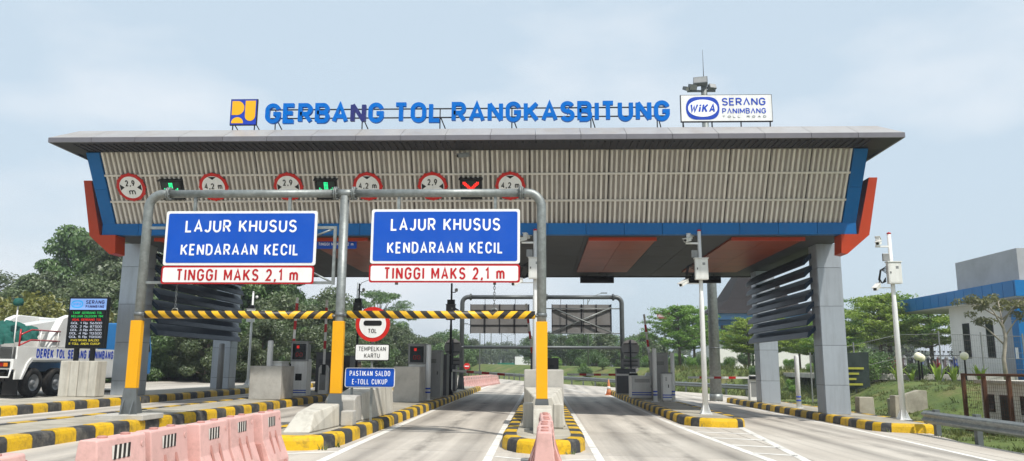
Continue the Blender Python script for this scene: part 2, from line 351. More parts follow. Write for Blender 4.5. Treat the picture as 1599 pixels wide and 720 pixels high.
GL = {'A': (.7, [[(0,0),(.5,1),(1,0)], [(.17,.3),(.83,.3)]]), 'Λ': (.7, [[(0,0),(.5,1),(1,0)]]),
 'B': (.62, [[(0,0),(0,1),(.55,1)]+arc(.6,.765,.36,.235,80,-80)+[(0,.53)], [(.5,.53)]+arc(.6,.265,.4,.265,80,-80)+[(0,0)]]),
 'C': (.62, [[(1,.7)]+arc(.5,.68,.5,.32,8,180)+arc(.5,.32,.5,.32,180,352)]), 'D': (.64, [[(0,0),(0,1),(.4,1)]+arc(.4,.62,.6,.38,80,0)+arc(.4,.38,.6,.38,0,-80)+[(.4,0),(0,0)]]),
 'E': (.52, [[(1,1),(0,1),(0,0),(1,0)], [(0,.52),(.86,.52)]]), 'F': (.5, [[(1,1),(0,1),(0,0)], [(0,.5),(.85,.5)]]),
 'G': (.66, [arc(.5,.68,.5,.32,12,180)+arc(.5,.32,.5,.32,180,340)+[(1,.3),(1,.47),(.55,.47)]]), 'H': (.64, [[(0,0),(0,1)], [(1,0),(1,1)], [(0,.52),(1,.52)]]),
 'I': (0, [[(.5,0),(.5,1)]]), 'J': (.46, [[(1,1),(1,.34)]+arc(.45,.32,.55,.32,-5,-150)]), 'K': (.64, [[(0,0),(0,1)], [(1,1),(.02,.36)], [(.33,.58),(1,0)]]),
 'L': (.5, [[(0,1),(0,0),(1,0)]]), 'M': (.8, [[(0,0),(0,1)], [(0,1),(.5,.22),(1,1)], [(1,1),(1,0)]]), 'N': (.66, [[(0,0),(0,1)], [(0,1),(1,0)], [(1,0),(1,1)]]),
 'O': (.68, [arc(.5,.66,.5,.34,-10,190,14)+arc(.5,.34,.5,.34,170,370,14)+[(.992,.6)]]), 'P': (.6, [[(0,0),(0,1),(.55,1)]+arc(.58,.72,.42,.28,80,-80)+[(0,.44)]]),
 'R': (.62, [[(0,0),(0,1),(.55,1)]+arc(.58,.73,.4,.27,80,-80)+[(0,.46)], [(.48,.46),(1,0)]]), 'S': (.6, [arc(.5,.755,.48,.245,20,270,14)+arc(.5,.255,.5,.255,90,-160,14)]),
 'T': (.6, [[(0,1),(1,1)], [(.5,1),(.5,0)]]), 'U': (.64, [[(0,1),(0,.34)]+arc(.5,.34,.5,.34,185,355,12)+[(1,.34),(1,1)]]), 'W': (.95, [[(0,1),(.26,0),(.5,.75),(.74,0),(1,1)]]),
 'i': (0, [[(.5,0),(.5,.66)], [(.5,.82),(.5,1)]]), 'm': (.85, [[(0,0),(0,.7)], [(0,.4)]+arc(.25,.45,.25,.25,170,5,8)+[(.5,0)], [(.5,.4)]+arc(.75,.45,.25,.25,170,5,8)+[(1,0)]]),
 'p': (.5, [[(0,-.3),(0,.68)], arc(.45,.34,.55,.34,180,-180,14)]), '0': (.56, [arc(.5,.66,.5,.34,-10,190,12)+arc(.5,.34,.5,.34,170,370,12)+[(.992,.6)]]), '1': (.26, [[(0,.78),(.9,1),(.9,0)]]),
 '2': (.54, [arc(.5,.7,.48,.3,165,-30)+[(0,0),(1,0)]]), '3': (.54, [arc(.46,.755,.48,.245,150,-80)+[(.35,.52)], [(.4,.52)]+arc(.46,.26,.54,.26,80,-150)]), '4': (.6, [[(.76,0),(.76,1),(0,.28),(1,.28)]]),
 '5': (.54, [[(.95,1),(.12,1),(.05,.52)]+arc(.45,.31,.55,.31,110,-150)]), '6': (.56, [[(.8,1),(.12,.5)]+arc(.5,.31,.5,.31,150,510,16)]), '7': (.52, [[(0,1),(1,1),(.35,0)]]),
 '8': (.56, [arc(.5,.76,.42,.24,-90,270,14), arc(.5,.26,.5,.26,90,450,14)]), '9': (.56, [[(.2,0),(.88,.5)]+arc(.5,.69,.5,.31,-30,330,16)]),
 ',': (.12, [[(.8,.1),(.1,-.16)]]), '.': (0, [[(.5,0),(.5,.06)]]), '-': (.3, [[(0,.45),(1,.45)]])}
def ribbon(pts, t):                                # stroke of constant width along a polyline, mitred
    n = len(pts); out_l = []; out_r = []
    for i, p in enumerate(pts):
        a = pts[max(i-1, 0)]; b = pts[min(i+1, n-1)]
        def nrm(u, v):
            d = math.hypot(v[0]-u[0], v[1]-u[1]) or 1; return (-(v[1]-u[1])/d, (v[0]-u[0])/d)
        n1 = nrm(a, p) if i else nrm(p, b); n2 = nrm(p, b) if i < n-1 else n1
        mx, my = n1[0]+n2[0], n1[1]+n2[1]; q = math.hypot(mx, my) or 1; mx /= q; my /= q
        k = min(1/max(.3, mx*n1[0]+my*n1[1]), 1.9)*t/2
        out_l.append((p[0]+mx*k, p[1]+my*k)); out_r.append((p[0]-mx*k, p[1]-my*k))
    return out_l, out_r
_tc = {}
def text_mesh(txt, w, h, mat, bold=.012, depth=.006, shear=0):
    """upright lettering facing -Y, centred, cap height h, total width w, drawn with strokes of even width"""
    key = (txt, w, h, mat, bold, depth, shear)
    if key in _tc: return _tc[key]
    t = .14 + bold*1.4; gap = .16
    wid = [(.42 if c == ' ' else GL[c][0]) for c in txt]
    fixed = sum((0 if c == ' ' else t) for c in txt) + gap*(len(txt)-1)
    var_ = sum(wid); k = (w/h - fixed)/var_ if var_ else 1
    if k < .45: 
        sq = (w/h)/(fixed + .75*var_); k = .75
    else: sq = 1
    m = MB(); x = 0; si = 0
    for c, wd in zip(txt, wid):
        if c != ' ':
            for st in GL[c][1]:
                P = [(x + t/2 + u*wd*k, t/2 + v*(1-t)) for u, v in st]
                l_, r_ = ribbon(P, t); n = len(P); dz = .0003*(si % 4); si += 1
                def V(p, y): return (((p[0]+shear*(p[1]-.5))*sq*h - w/2), y, (p[1]-.5)*h)
                vs = [V(p, -depth/2-dz) for p in l_] + [V(p, -depth/2-dz) for p in r_] + [V(p, depth/2) for p in l_] + [V(p, depth/2) for p in r_]
                fs = []
                for i in range(n-1):
                    fs += [(i, i+1, n+i+1, n+i), (2*n+i, 3*n+i, 3*n+i+1, 2*n+i+1), (i, 2*n+i, 2*n+i+1, i+1), (n+i, n+i+1, 3*n+i+1, 3*n+i)]
                fs += [(0, n, 3*n, 2*n), (n-1, 3*n-1, 4*n-1, 2*n-1)]
                m.add(vs, fs)
        x += (wd*k + t if c != ' ' else wd*k) + gap
    me = m.mesh('lettering', mat); _tc[key] = me; return me
def text(txt, w, h, mat, parent, loc, rz=0, world=True, name='lettering', **k):
    me = text_mesh(txt, w, h, mat, **k)
    mt = Matrix.Translation(loc) @ Matrix.Rotation(rz, 4, 'Z')
    if world: mt = WM[parent.name].inverted() @ mt
    o = bpy.data.objects.new(name, me)
    if name == 'lettering': o['kind'] = 'stuff'
    return link(o, parent, mt)
def disc(cx, cz, r, n=36): return [(cx+r*math.cos(2*PI*i/n), cz+r*math.sin(2*PI*i/n)) for i in range(n)]
def rrect(x0, x1, z0, z1, r, n=5):
    p = []
    for cx, cz, a in ((x1-r, z0+r, -PI/2), (x1-r, z1-r, 0), (x0+r, z1-r, PI/2), (x0+r, z0+r, PI)):
        p += [(cx+r*math.cos(a+i*PI/2/n), cz+r*math.sin(a+i*PI/2/n)) for i in range(n+1)]
    return p

# ------------------------------------------------------------------ setting: ground, road, islands
TH = math.atan(SL)
def interp(y, pts):
    if y <= pts[0][0]: return pts[0][1]
    for (a, b), (c, d) in zip(pts, pts[1:]):
        if y <= c: return b + (d-b)*(y-a)/(c-a)
    return pts[-1][1]
XR = [(20.5, 9.75), (21.4, 10.75), (39, 10.75), (46, 12.9), (51, 12.0), (56, 9.0), (63, 5.6), (70, 1.9), (80, -2), (95, -7), (112, -14), (140, -30), (190, -62)]
XL = [(48, -24), (75, -15), (95, -18), (112, -24.5), (140, -40), (190, -72)]
def sst(t): t = max(0, min(1, t)); return t*t*(3-2*t)
def terrain(x, y):
    xr, xl = interp(y, XR), interp(y, XL)
    base = gz(max(-24, min(13, x)))
    if x > xr + .4:
        d = x - xr; near = sst((y-25)/6)
        d0 = 5.5 + (2.6-5.5)*near; w = 4
        if y > 44: d0 = 2.0; w = 5
        H = 1.15 + .5*sst((y-46)/10)
        return base - .06 + H*sst((d-d0)/w) + .05*math.sin(x*1.7+y*.9)*sst(d-.5)
    if x < xl - .4:
        d = xl - x
        return base - .08 + 1.4*sst((d-2)/12) + .06*math.sin(x*1.1+y*.7)*sst(d-1)
    return base - .13
def axis(a, b, step, far):
    v = []; t = a
    while t <= b: v.append(t); t += step
    s = step; t = b
    while t < far[1]: s *= 1.35; t += s; v.append(t)
    s = step; t = a; lo = []
    while t > far[0]: s *= 1.35; t -= s; lo.append(t)
    return lo[::-1] + v
xs = axis(-46, 46, .8, (-900, 900)); ys = axis(-4, 120, 1.1, (-60, 1500))
g = MB(); g.v = [(x, y, terrain(x, y)) for y in ys for x in xs]; nx = len(xs)
g.f = [(j*nx+i, j*nx+i+1, (j+1)*nx+i+1, (j+1)*nx+i) for j in range(len(ys)-1) for i in range(nx-1)]; g.sm = [True]*len(g.f)
gr = root('ground', (0,0,0), kind='structure', label='grassy ground and banks beside the toll plaza')
g.build('terrain', 'ground', gr, fix=False)

road = root('road', (0,0,0), kind='structure', label='pale concrete road through the toll plaza', ry=TH)
cuts = [-24, -20.4, -17.2, -14.1, -9.1, -4.4, 0, 4.7, 8.75, 20]
yr = [-6 + 5*i for i in range(24)] + [125, 140, 165, 190]
bed = MB()
for a, b in zip(yr, yr[1:]):
    bed.add([(interp(a, XL)-.02, a, -.035), (interp(a, XR)+.02, a, -.035), (interp(b, XR)+.02, b, -.035), (interp(b, XL)-.02, b, -.035)], [(0,1,2,3)])
bed.build('road_bed', 'joint', road, local=True, fix=False)
for a, b in zip(yr, yr[1:]):
    for c, d in zip(cuts, cuts[1:]):
        q = []
        for yy in (a+.006, b-.006):
            lo, hi = interp(yy, XL), interp(yy, XR)
            q.append((min(max(c+.012, lo), hi), max(min(d-.012, hi), lo)))
        if max(q[0][1]-q[0][0], q[1][1]-q[1][0]) < .15: continue
        p = [(q[0][0], a+.012), (q[0][1], a+.012), (q[1][1], b-.012), (q[1][0], b-.012)]
        m = MB(); m.hexa([(x, y, -.03) for x, y in p] + [(x, y, 0) for x, y in p]); m.build('slab', 'road', road, local=True, fix=False)
def stripe(pts, w=.14):                            # painted line along a polyline
    m = MB(); z = .004
    for i in range(len(pts)-1):
        (x0, y0), (x1, y1) = pts[i], pts[i+1]; L_ = math.hypot(x1-x0, y1-y0); nx_, ny_ = -(y1-y0)/L_*w/2, (x1-x0)/L_*w/2
        m.add([(x0-nx_, y0-ny_, z), (x0+nx_, y0+ny_, z), (x1+nx_, y1+ny_, z), (x1-nx_, y1-ny_, z)], [(0,1,2,3)])
    return m.build('lane_line', 'line_white', road, local=True, fix=True)
stripe([(-.86, 10.8), (-.93, 22), (-1.0, 46)]); stripe([(.95, 10.8), (1.0, 22), (1.06, 46)])
stripe([(-.78, 13.35), (-.1, 12.95)], .12); stripe([(.12, 12.95), (.87, 13.35)], .12)
stripe([(-3.3, 10), (-3.4, 14), (-3.5, 24), (-3.8, 46), (-3.9, 62)]); stripe([(-4.5, 12.6), (-3.42, 13.4)], .12)
stripe([(3.62, 24), (3.72, 40), (3.8, 47), (4.6, 56)]); stripe([(3.62, 24), (3.72, 19), (4.05, 11)], .17); stripe([(5.75, 26), (5.45, 22.5), (4.25, 11)], .17)
for k, yy in enumerate((21.4, 19.8, 18.2, 16.6, 15.1)):
    u = (yy-11)/11.5; stripe([(4.03-.38*u+.04, yy), (4.3+1.05*u, yy-.25)], .2)
stripe([(7.9, 8), (8.2, 15), (8.58, 23), (8.62, 38), (8.7, 46)]); stripe([(-5.35, 15), (-5.4, 46)], .12); stripe([(-12.75, 10), (-12.75, 46)], .12)
stripe([(4.6, 56), (1.2, 68), (-2.8, 80)], .14); stripe([(2.6, 47), (1.0, 62), (-4, 80)], .12)

KH = .23
def sect(px, py, nx_, ny_):                        # kerb section at an outline point, (nx,ny) pointing inwards
    return [(px+nx_*t, py+ny_*t, z) for t, z in ((0, -.02), (.012, .15), (.03, .2), (.075, KH), (.28, KH), (.28, -.02))]
def stone(a, b):
    n = len(a); return MB().add(a + b, [tuple(range(n))[::-1], tuple(range(n, 2*n))] + [(i, (i+1) % n, n+(i+1) % n, n+i) for i in range(n)])
sy = {}
for cname in ('kerb_yellow', 'kerb_black'):
    sy[cname] = stone(sect(0, .006, -1, 0), sect(0, .594, -1, 0)).mesh('kerb_stone', cname, fix=True)
def island(name, x0, x1, y0, y1, nl, label, first=0, sides='lr', nose='00101'):
    cx = (x0+x1)/2; w = (x1-x0)/2
    r = root('toll_island', (cx, y0, gz(cx)), label=label, cat='traffic island', kind='structure', ry=TH)
    n = 9; ang = [PI - PI*i/n for i in range(n+1)]
    o = [(w*math.copysign(abs(math.cos(t))**.75, math.cos(t)), nl*(1-abs(math.sin(t))**.8)) for t in ang]
    inn = []
    for i, (px, py) in enumerate(o):
        a = o[max(i-1, 0)]; b = o[min(i+1, n)]; d = Vector((b[0]-a[0], b[1]-a[1])).normalized(); nn = (-d.y, d.x)
        if i in (0, n): nn = (1, 0) if i == 0 else (-1, 0)
        inn.append(nn)
    for i in range(n):
        st = stone(sect(*o[i], *inn[i]), sect(*o[i+1], *inn[i+1])); st.build('kerb_stone', ('kerb_yellow', 'kerb_black')[int(nose[abs(i-n//2)])], r, local=True)
    L_ = y1-y0
    k = 0; y = nl
    while y < L_ - .3:
        mt = ('kerb_black', 'kerb_yellow')[(k+first) % 2]
        j = lambda: rnd.uniform(-.006, .006)
        if 'r' in sides: piece('kerb_stone', sy[mt], r, (w+j(), y, j()))
        if 'l' in sides: piece('kerb_stone', sy[mt], r, (-w+j(), y+.6, j()), (0, 0, PI))
        y += .6; k += 1
    pl = [(p[0]+q[0]*.275, p[1]+q[1]*.275) for p, q in zip(o, inn)]
    pl = pl + [(w-.275, y), (-w+.275, y)]
    MB().prism(pl, -.02, KH-.012, 'z').build('island_top', 'concrete_top', r, local=True)
    return r
island('A', -15.3, -12.97, 12, 46, 1.2, 'long raised island with worn yellow and black kerb beside the white truck', 0, 'r')
island('B', -10.0, -8.2, 8.4, 46, 1.2, 'raised island with yellow and black kerb under the pole nearest the pink barriers', 1)
island('C', -5.2, -3.62, 13.3, 47, 1.3, 'raised island with rounded yellow nose carrying the blue balance sign', 0, nose='00010')
island('D', -.78, .84, 13.85, 46, 1.7, 'narrow raised island with rounded striped nose in the middle of the road', 1)
island('E', 3.88, 5.62, 21.5, 46, 1.1, 'raised island with yellow nose below the white camera pole by the chevron marking', 0)
island('F', 8.88, 10.75, 21.4, 38.4, .9, 'raised island with yellow and black kerb under the columns by the guard rail', 1)
ITOP = KH - .012
def it(x): return gz(x) + ITOP                      # island top height

# ------------------------------------------------------------------ the toll gate
GX0, GX1 = -14.05, 9.7
gate = root('toll_gate', (-2.1, 29.5, 0), label='wide toll gate canopy with slatted fascia, blue band and orange brackets', cat='toll gate')
def column(cx, cy):
    zb, zt = it(cx)-.03, 5.56; h = .385
    c = MB().box(cx-h+.02, cx+h-.02, cy-h+.02, cy+h-.02, zb, zt).build('column', 'core', gate)
    z = zb + .03; hs = []
    first = .32 if True else 0
    tops = [zb+.03] + [t for t in (.95, 2.22, 3.49, 4.76) ] + [zt-.005]
    for z0, z1 in zip(tops, tops[1:]):
        a, b = z0+.006, z1-.006
        MB().box(cx-h, cx+h, cy-h-.012, cy-h+.025, a, b).build('cladding_panel', 'clad', c)
        MB().box(cx-h, cx+h, cy+h-.025, cy+h+.012, a, b).build('cladding_panel', 'clad', c)
        MB().box(cx-h-.012, cx-h+.025, cy-h+.03, cy+h-.03, a, b).build('cladding_panel', 'clad', c)
        MB().box(cx+h-.025, cx+h+.012, cy-h+.03, cy+h-.03, a, b).build('cladding_panel', 'clad', c)
    return c
for cx, cy in ((-13.85, 26.0), (-13.85, 33.8), (9.5, 26.2), (9.5, 33.6)): column(cx, cy)
# side louvres: seven tilted blades between each pair of columns
for lx, sgn in ((-13.35, 1), (9.0, -1)):
    for k in range(7):
        z = 2.72 + .405*k
        prof = [(-.2, -.22), (-.15, -.24), (.2, .1), (.24, .21), (.15, .2), (-.15, -.05)]
        MB().prism([(lx - sgn*u, z+v) for u, v in prof], 26.3, 33.75, 'y').build('louvre', 'louvre', gate)
# body above the lanes (hidden core), soffit panels and orange light panels
MB().box(GX0+.3, GX1-.3, 24.3, 35.2, 5.6, 7.9).build('canopy_core', 'core', gate)
orange = [(-12.6, -10.4), (-7.75, -5.6), (-3.3, -1.15), (1.5, 3.65), (6.0, 8.3)]
xsx = [GX0+.02]
while xsx[-1] < GX1-.6: xsx.append(xsx[-1]+1.184)
for x0, x1 in zip(xsx, xsx[1:]):
    for j in range(5):
        y0 = 24.16 + j*2.22
        MB().box(x0+.006, min(x1, GX1)-.006, y0+.006, y0+2.214, 5.555, 5.6).build('soffit_panel', 'soffit_grey', gate)
for x0, x1 in orange:
    MB().box(x0, x1, 24.42, 24.5, 5.44, 5.55).build('orange_lip', 'gate_orange', gate)
    for i in range(2):
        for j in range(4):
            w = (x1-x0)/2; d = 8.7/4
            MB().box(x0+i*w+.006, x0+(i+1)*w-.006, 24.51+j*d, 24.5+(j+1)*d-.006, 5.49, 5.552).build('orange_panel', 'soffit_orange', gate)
MB().box(GX0, GX1, 35.28, 35.46, 5.52, 5.72).build('rear_trim', 'eave', gate)
# inclined fascia: backing, slats, rails, blue frame
A = Vector((0, 24.02, 5.93)); B = Vector((0, 22.72, 7.97)); dv = (B-A); FL = dv.length; tilt = math.atan2(A.y-B.y, B.z-A.z)   # leans towards the traffic
def fpt(x, t, o=0):                                # point on the fascia: t 0..1 upwards, o outwards
    n = Vector((0, -math.cos(tilt), -math.sin(tilt))); return Vector((x, 0, 0)) + A + dv*t + n*o
def fbox(x0, x1, t0, t1, o0, o1):
    return MB().hexa([fpt(x0, t0, o1), fpt(x1, t0, o1), fpt(x1, t0, o0), fpt(x0, t0, o0), fpt(x0, t1, o1), fpt(x1, t1, o1), fpt(x1, t1, o0), fpt(x0, t1, o0)])
bx = GX0 + .4; k = 0
while bx < GX1 - .5:
    e = min(bx+1.208, GX1-.4); fbox(bx+.012, e-.012, 0, 1, -.12, 0).build('backing_panel', 'slat_back', gate); bx = e
sm_ = MB().prism([(-.036, 0), (-.029, -.062), (.029, -.062), (.036, 0)], 0, FL-.01, 'z').mesh('slat', 'slat')
ns = 152
for i in range(ns):
    x = GX0+.47 + (GX1-GX0-.94)*i/(ns-1); p = WM[gate.name].inverted() @ fpt(x + rnd.uniform(-.006, .006), .002, .002)
    piece('slat', sm_, gate, p, (tilt, 0, 0))
for t in (.33, .69): fbox(GX0+.4, GX1-.4, t-.013, t+.013, .05, .085).build('rail', 'slat_rail', gate)
for x0, x1 in ((GX0, GX0+.4), (GX1-.4, GX1)):
    fbox(x0, x1, 0, .5, -.2, .1).build('side_panel', 'gate_blue', gate); fbox(x0, x1, .503, 1, -.2, .1).build('side_panel', 'gate_blue', gate)
nb = 20; w = (GX1-GX0)/nb
for i in range(nb):
    MB().box(GX0+i*w+.006, GX0+(i+1)*w-.006, 23.9, 24.15, 5.56, 5.92).build('blue_panel', 'gate_blue', gate)
for sx, xo in ((1, GX0), (-1, GX1)):               # orange L-brackets clasping the ends
    P = [(xo-sx*.72, 7.33), (xo-sx*.46, 7.33), (xo-sx*.02, 5.545), (xo+sx*.5, 5.545), (xo+sx*.54, 4.96), (xo+sx*.36, 4.93), (xo-sx*.34, 5.52)]
    MB().prism(P, 23.82, 24.4, 'y').build('orange_bracket', 'gate_orange', gate)
# side walls of the canopy volume
for x0, x1 in ((GX0+.05, GX0+.28), (GX1-.28, GX1-.05)):
    MB().prism([(24.16, 5.61), (35.2, 5.61), (35.9, 7.95), (23.0, 7.95)], x0, x1, 'x').build('side_wall', 'gate_blue', gate)
# roof: flat eave, thin edge, sloping metal top, laid in panels
RX0, RX1, RY0, RY1 = -14.6, 10.32, 21.6, 37.0
MB().box(RX0+.1, RX1-.1, RY0+.1, RY1-.1, 8.0, 8.09).build('roof_deck', 'core', gate)
ne = 19; w = (RX1-RX0)/ne
for i in range(ne):
    a, b = RX0+i*w+.006, RX0+(i+1)*w-.006
    MB().box(a, b, RY0, RY0+.06, 7.955, 8.1).build('edge_panel', 'roof_edge', gate)
    MB().box(a, b, RY1-.06, RY1, 7.955, 8.1).build('edge_panel', 'roof_edge', gate)
    MB().box(a, b, RY0+.065, 22.9, 7.965, 7.995).build('eave_panel', 'eave', gate)
    ia = a if i else RX0+.42; ib = b if i < ne-1 else RX1-.42
    MB().hexa([(a, RY0+.005, 8.102), (b, RY0+.005, 8.102), (b, RY0+.06, 8.102), (a, RY0+.06, 8.102), (ia, 22.42, 8.55), (ib, 22.42, 8.55), (ib, 22.5, 8.55), (ia, 22.5, 8.55)]).build('roof_panel', 'roof_light', gate)
    MB().box(ia, ib, 22.5, 36.4, 8.5, 8.56).build('roof_panel', 'roof_light', gate)
for s_, xa in ((1, RX0), (-1, RX1)):
    for j in range(9):
        d = (RY1-RY0-.14)/9; y0 = RY0+.07+j*d
        MB().box(min(xa, xa+s_*.06), max(xa, xa+s_*.06), y0+.006, y0+d-.006, 7.955, 8.1).build('edge_panel', 'roof_edge', gate)
        if y0 > 22.4:
            MB().box(min(xa+s_*.065, xa+s_*.6), max(xa+s_*.065, xa+s_*.6), y0+.5, y0+d+.494, 7.967, 7.99).build('eave_panel', 'eave', gate)
        MB().hexa([(xa+s_*.005, y0, 8.102), (xa+s_*.06, y0, 8.102), (xa+s_*.06, y0+d-.01, 8.102), (xa+s_*.005, y0+d-.01, 8.102), (xa+s_*.38, max(y0, 22.42), 8.53), (xa+s_*.42, max(y0, 22.42), 8.53), (xa+s_*.42, max(y0+d, 22.43), 8.53), (xa+s_*.38, max(y0+d, 22.43), 8.53)]).build('roof_panel', 'roof_light', gate)
rib = MB().box(-.02, .02, 0, .78, -.03, 0).mesh('eave_rib', 'eave')
for i in range(118):
    piece('eave_rib', rib, gate, WM[gate.name].inverted() @ Vector((GX0+.1+i*.2, 21.85, 7.965)))

# ------------------------------------------------------------------ things on the roof
ls = root('roof_lettering', (-2.3, 22.6, 8.56), label='large blue letters spelling GERBANG TOL RANGKASBITUNG along the roof', cat='sign')
full = 'GERBANG TOL RANGKASBITUNG'
tl = .196; x = -8.47; wl = [(.3 if c == ' ' else GL[c][0]*1.06 + tl) for c in full]; gp = .15
sc_ = (3.86+8.47)/(sum(wl)+gp*(len(full)-1))
for i, c in enumerate(full):
    a = wl[i]*sc_
    if c != ' ': text(c, a, .64, 'letter_faded' if i == 5 else 'letter_blue', ls, (x+a/2, 22.55, 9.1), name='letter', bold=.04, depth=.12)
    x += a + gp*sc_
for z in (9.26, 8.98): MB().box(-8.4, 3.8, 22.64, 22.67, z-.018, z+.018).build('support_bar', 'dark_steel', ls)
for xx in (-8.2, -5.5, -3.1, -.9, 1.5, 3.5):
    MB().tube([(xx, 22.66, 9.25), (xx, 22.68, 8.55)], .018, 6).build('strut', 'dark_steel', ls)
    MB().tube([(xx+.02, 22.67, 8.99), (xx+.2, 23.0, 8.55)], .018, 6).build('strut', 'dark_steel', ls)
def frame_legs(r, x0, x1, z, n):
    for i in range(n):
        xx = x0 + (x1-x0)*i/(n-1)
        MB().tube([(xx, 22.66, z), (xx, 22.66, 8.55)], .02, 6).build('leg', 'dark_steel', r)
        MB().tube([(xx, 22.66, z+.1), (xx+.12*(1 if i else 1), 23.1, 8.55)], .016, 6).build('brace', 'dark_steel', r)
e = root('emblem_board', (-9.18, 22.6, 8.56), label='small square board with yellow shapes on blue at the end of the roof lettering', cat='sign')
ex0, ex1, ez0, ez1 = -9.58, -8.78, 8.78, 9.58
MB().box(ex0-.02, ex1+.02, 22.6, 22.66, ez0-.02, ez1+.02).build('frame', 'dark_steel', e)
MB().box(ex0, ex1, 22.585, 22.6, ez0, ez1).build('panel', 'pu_blue', e)
S = ex1-ex0
def eu(u, v): return (ex0+u*S, ez0+v*S)
P = [eu(.04, .94)] + [eu(.26+.26*math.cos(t), .66+.28*math.sin(t)) for t in [PI/2-PI*i/12 for i in range(13)]] + [eu(.04, .38)]
MB().prism(P, 22.578, 22.585).build('yellow_shape', 'pu_yellow', e)
P = [eu(.04, .05), eu(.5, .05)] + [eu(.27+.23*math.cos(t), .08+.21*math.sin(t)) for t in [PI*i/12 for i in range(13)]]
MB().prism(P[:1]+P[1:], 22.578, 22.585).build('yellow_shape', 'pu_yellow', e)
P = [eu(.56, .95), eu(.56, .36)] + [eu(.76+.2*math.cos(t), .34+.2*math.sin(t)) for t in [PI+PI*i/12 for i in range(13)]] + [eu(.96, .36), eu(.96, .95)]
MB().prism(P, 22.578, 22.585).build('yellow_shape', 'pu_yellow', e)
frame_legs(e, ex0+.06, ex1-.06, ez0, 2)
b = root('company_board', (5.55, 22.6, 8.56), label='white roof board with blue oval logo and the words SERANG PANIMBANG', cat='sign')
bx0, bx1, bz0, bz1 = 4.22, 6.92, 8.79, 9.6
MB().box(bx0-.02, bx1+.02, 22.6, 22.68, bz0-.02, bz1+.02).build('frame', 'dark_steel', b)
MB().box(bx0, bx1, 22.585, 22.6, bz0, bz1).build('panel', 'sign_white', b)
def sup(cx, cz, a, c, n=40, p=.62): return [(cx+a*math.copysign(abs(math.cos(t))**p, math.cos(t)), cz+c*math.copysign(abs(math.sin(t))**.95, math.sin(t))) for t in [2*PI*i/n for i in range(n)]]
MB().prism(sup(4.86, 9.19, .5, .36, p=.5), 22.578, 22.585).build('logo_ring', 'print_blue', b)
MB().prism(sup(4.86, 9.19, .44, .27, p=.95), 22.572, 22.578).build('logo_field', 'print_white', b)
text('WiKA', .76, .27, 'print_blue', b, (4.86, 22.566, 9.19), bold=.03, shear=.18)
text('SERΛNG', 1.3, .24, 'print_blue', b, (6.09, 22.58, 9.39), bold=.015); text('PΛNIMBΛNG', 1.3, .17, 'print_blue', b, (6.09, 22.58, 9.1), bold=.012)
text('T O L L   R O A D', 1.3, .06, 'galv_dark', b, (6.09, 22.58, 8.92), bold=.0)
frame_legs(b, bx0+.05, bx1-.05, bz0, 4)

# ------------------------------------------------------------------ signs and signals on the fascia
def fm(x, t, o):                                   # matrix of a board lying on the fascia plane
    p = fpt(x, t, o); return Matrix.Translation(p) @ Matrix.Rotation(tilt, 4, 'X')
def restriction(x, kind, label, grp):
    m4 = fm(x, .535, .1)
    r = bpy.data.objects.new('restriction_sign', None); link(r, None, m4 @ Matrix.Translation((0, 0, 0))); tag(r, label, 'road sign', grp)
    n = 40; rr = .45
    P = []
    for i in range(n): P.append((rr*math.cos(2*PI*i/n), rr*math.sin(2*PI*i/n)))
    MB().prism(P, -.02, .02).build('ring', 'sign_red', r, local=True)
    MB().prism(disc(0, 0, .36, 36), -.026, -.02).build('face', 'sign_white', r, local=True)
    for i in range(12):                             # scalloped edge of the backing plate
        t = 2*PI*i/12; MB().prism(disc(.43*math.cos(t), .43*math.sin(t), .045, 10), -.012, .016).build('rim_lobe', 'sign_red', r, local=True)
    if kind == '2.9':
        for s in (1, -1): MB().prism([(s*.335, .1), (s*.335, -.1), (s*.2, 0)], -.031, -.026).build('arrow_mark', 'print_black', r, local=True)
        text('2,9', .3, .2, 'print_black', r, (0, -.03, .14), world=False, bold=.01); text('m', .2, .2, 'print_black', r, (.02, -.03, -.14), world=False, bold=.01)
    else:
        for s in (1, -1): MB().prism([(.13, s*.335), (-.13, s*.335), (0, s*.24)], -.031, -.026).build('arrow_mark', 'print_black', r, local=True)
        text('4,2 m', .56, .19, 'print_black', r, (0, -.03, .03), world=False, bold=.01)
    MB().box(-.03, .03, .02, .1, -.4, .4).build('bracket', 'galv_dark', r, local=True)
W = ('nearest the left gate end', 'above the first blue lane sign', 'beside the red cross')
for x, i in ((-12.86, 0), (-7.87, 1), (-3.36, 2)): restriction(x, '2.9', 'round red width sign reading 2,9 m '+W[i], 'width limit signs on the fascia')
for x, i in ((-10.23, 0), (-5.38, 1), (-.96, 2)): restriction(x, '4.2', 'round red height sign reading 4,2 m '+W[i], 'height limit signs on the fascia')
def signal(x, red, label):
    m4 = fm(x, .505, .1); r = bpy.data.objects.new('lane_signal', None); link(r, None, m4); tag(r, label, 'lane signal', 'lane signals on the fascia')
    MB().box(-.33, .33, -.06, .12, -.34, .3).build('housing', 'black_plastic', r, local=True, bevel=.01)
    MB().prism([(-.37, .3), (.37, .3), (.37, .33), (-.37, .33)], -.12, .1).build('visor', 'black_plastic', r, local=True)
    MB().box(-.27, .27, -.068, -.06, -.27, .25).build('screen', 'led_dim', r, local=True)
    pts = []
    if red:
        for i in range(11):
            for j in range(11):
                if abs(i-j) <= 1 or abs(i+j-10) <= 1: pts.append(((i-5)*.046, (j-5)*.044))
    else:
        for j in range(11):
            for i in (-1, 0, 1): pts.append((i*.045, (j-5)*.045))
        for k in range(1, 5):
            for d in (0, 1, 2): pts += [(-k*.05-.0, -.2+k*.042+d*.042), (k*.05, -.2+k*.042+d*.042)]
    m = MB()
    for u, v in pts: m.prism(disc(u, v-.01, .02, 6), -.074, -.068)
    m.build('led_symbol', 'led_red' if red else 'led_green', r, local=True)
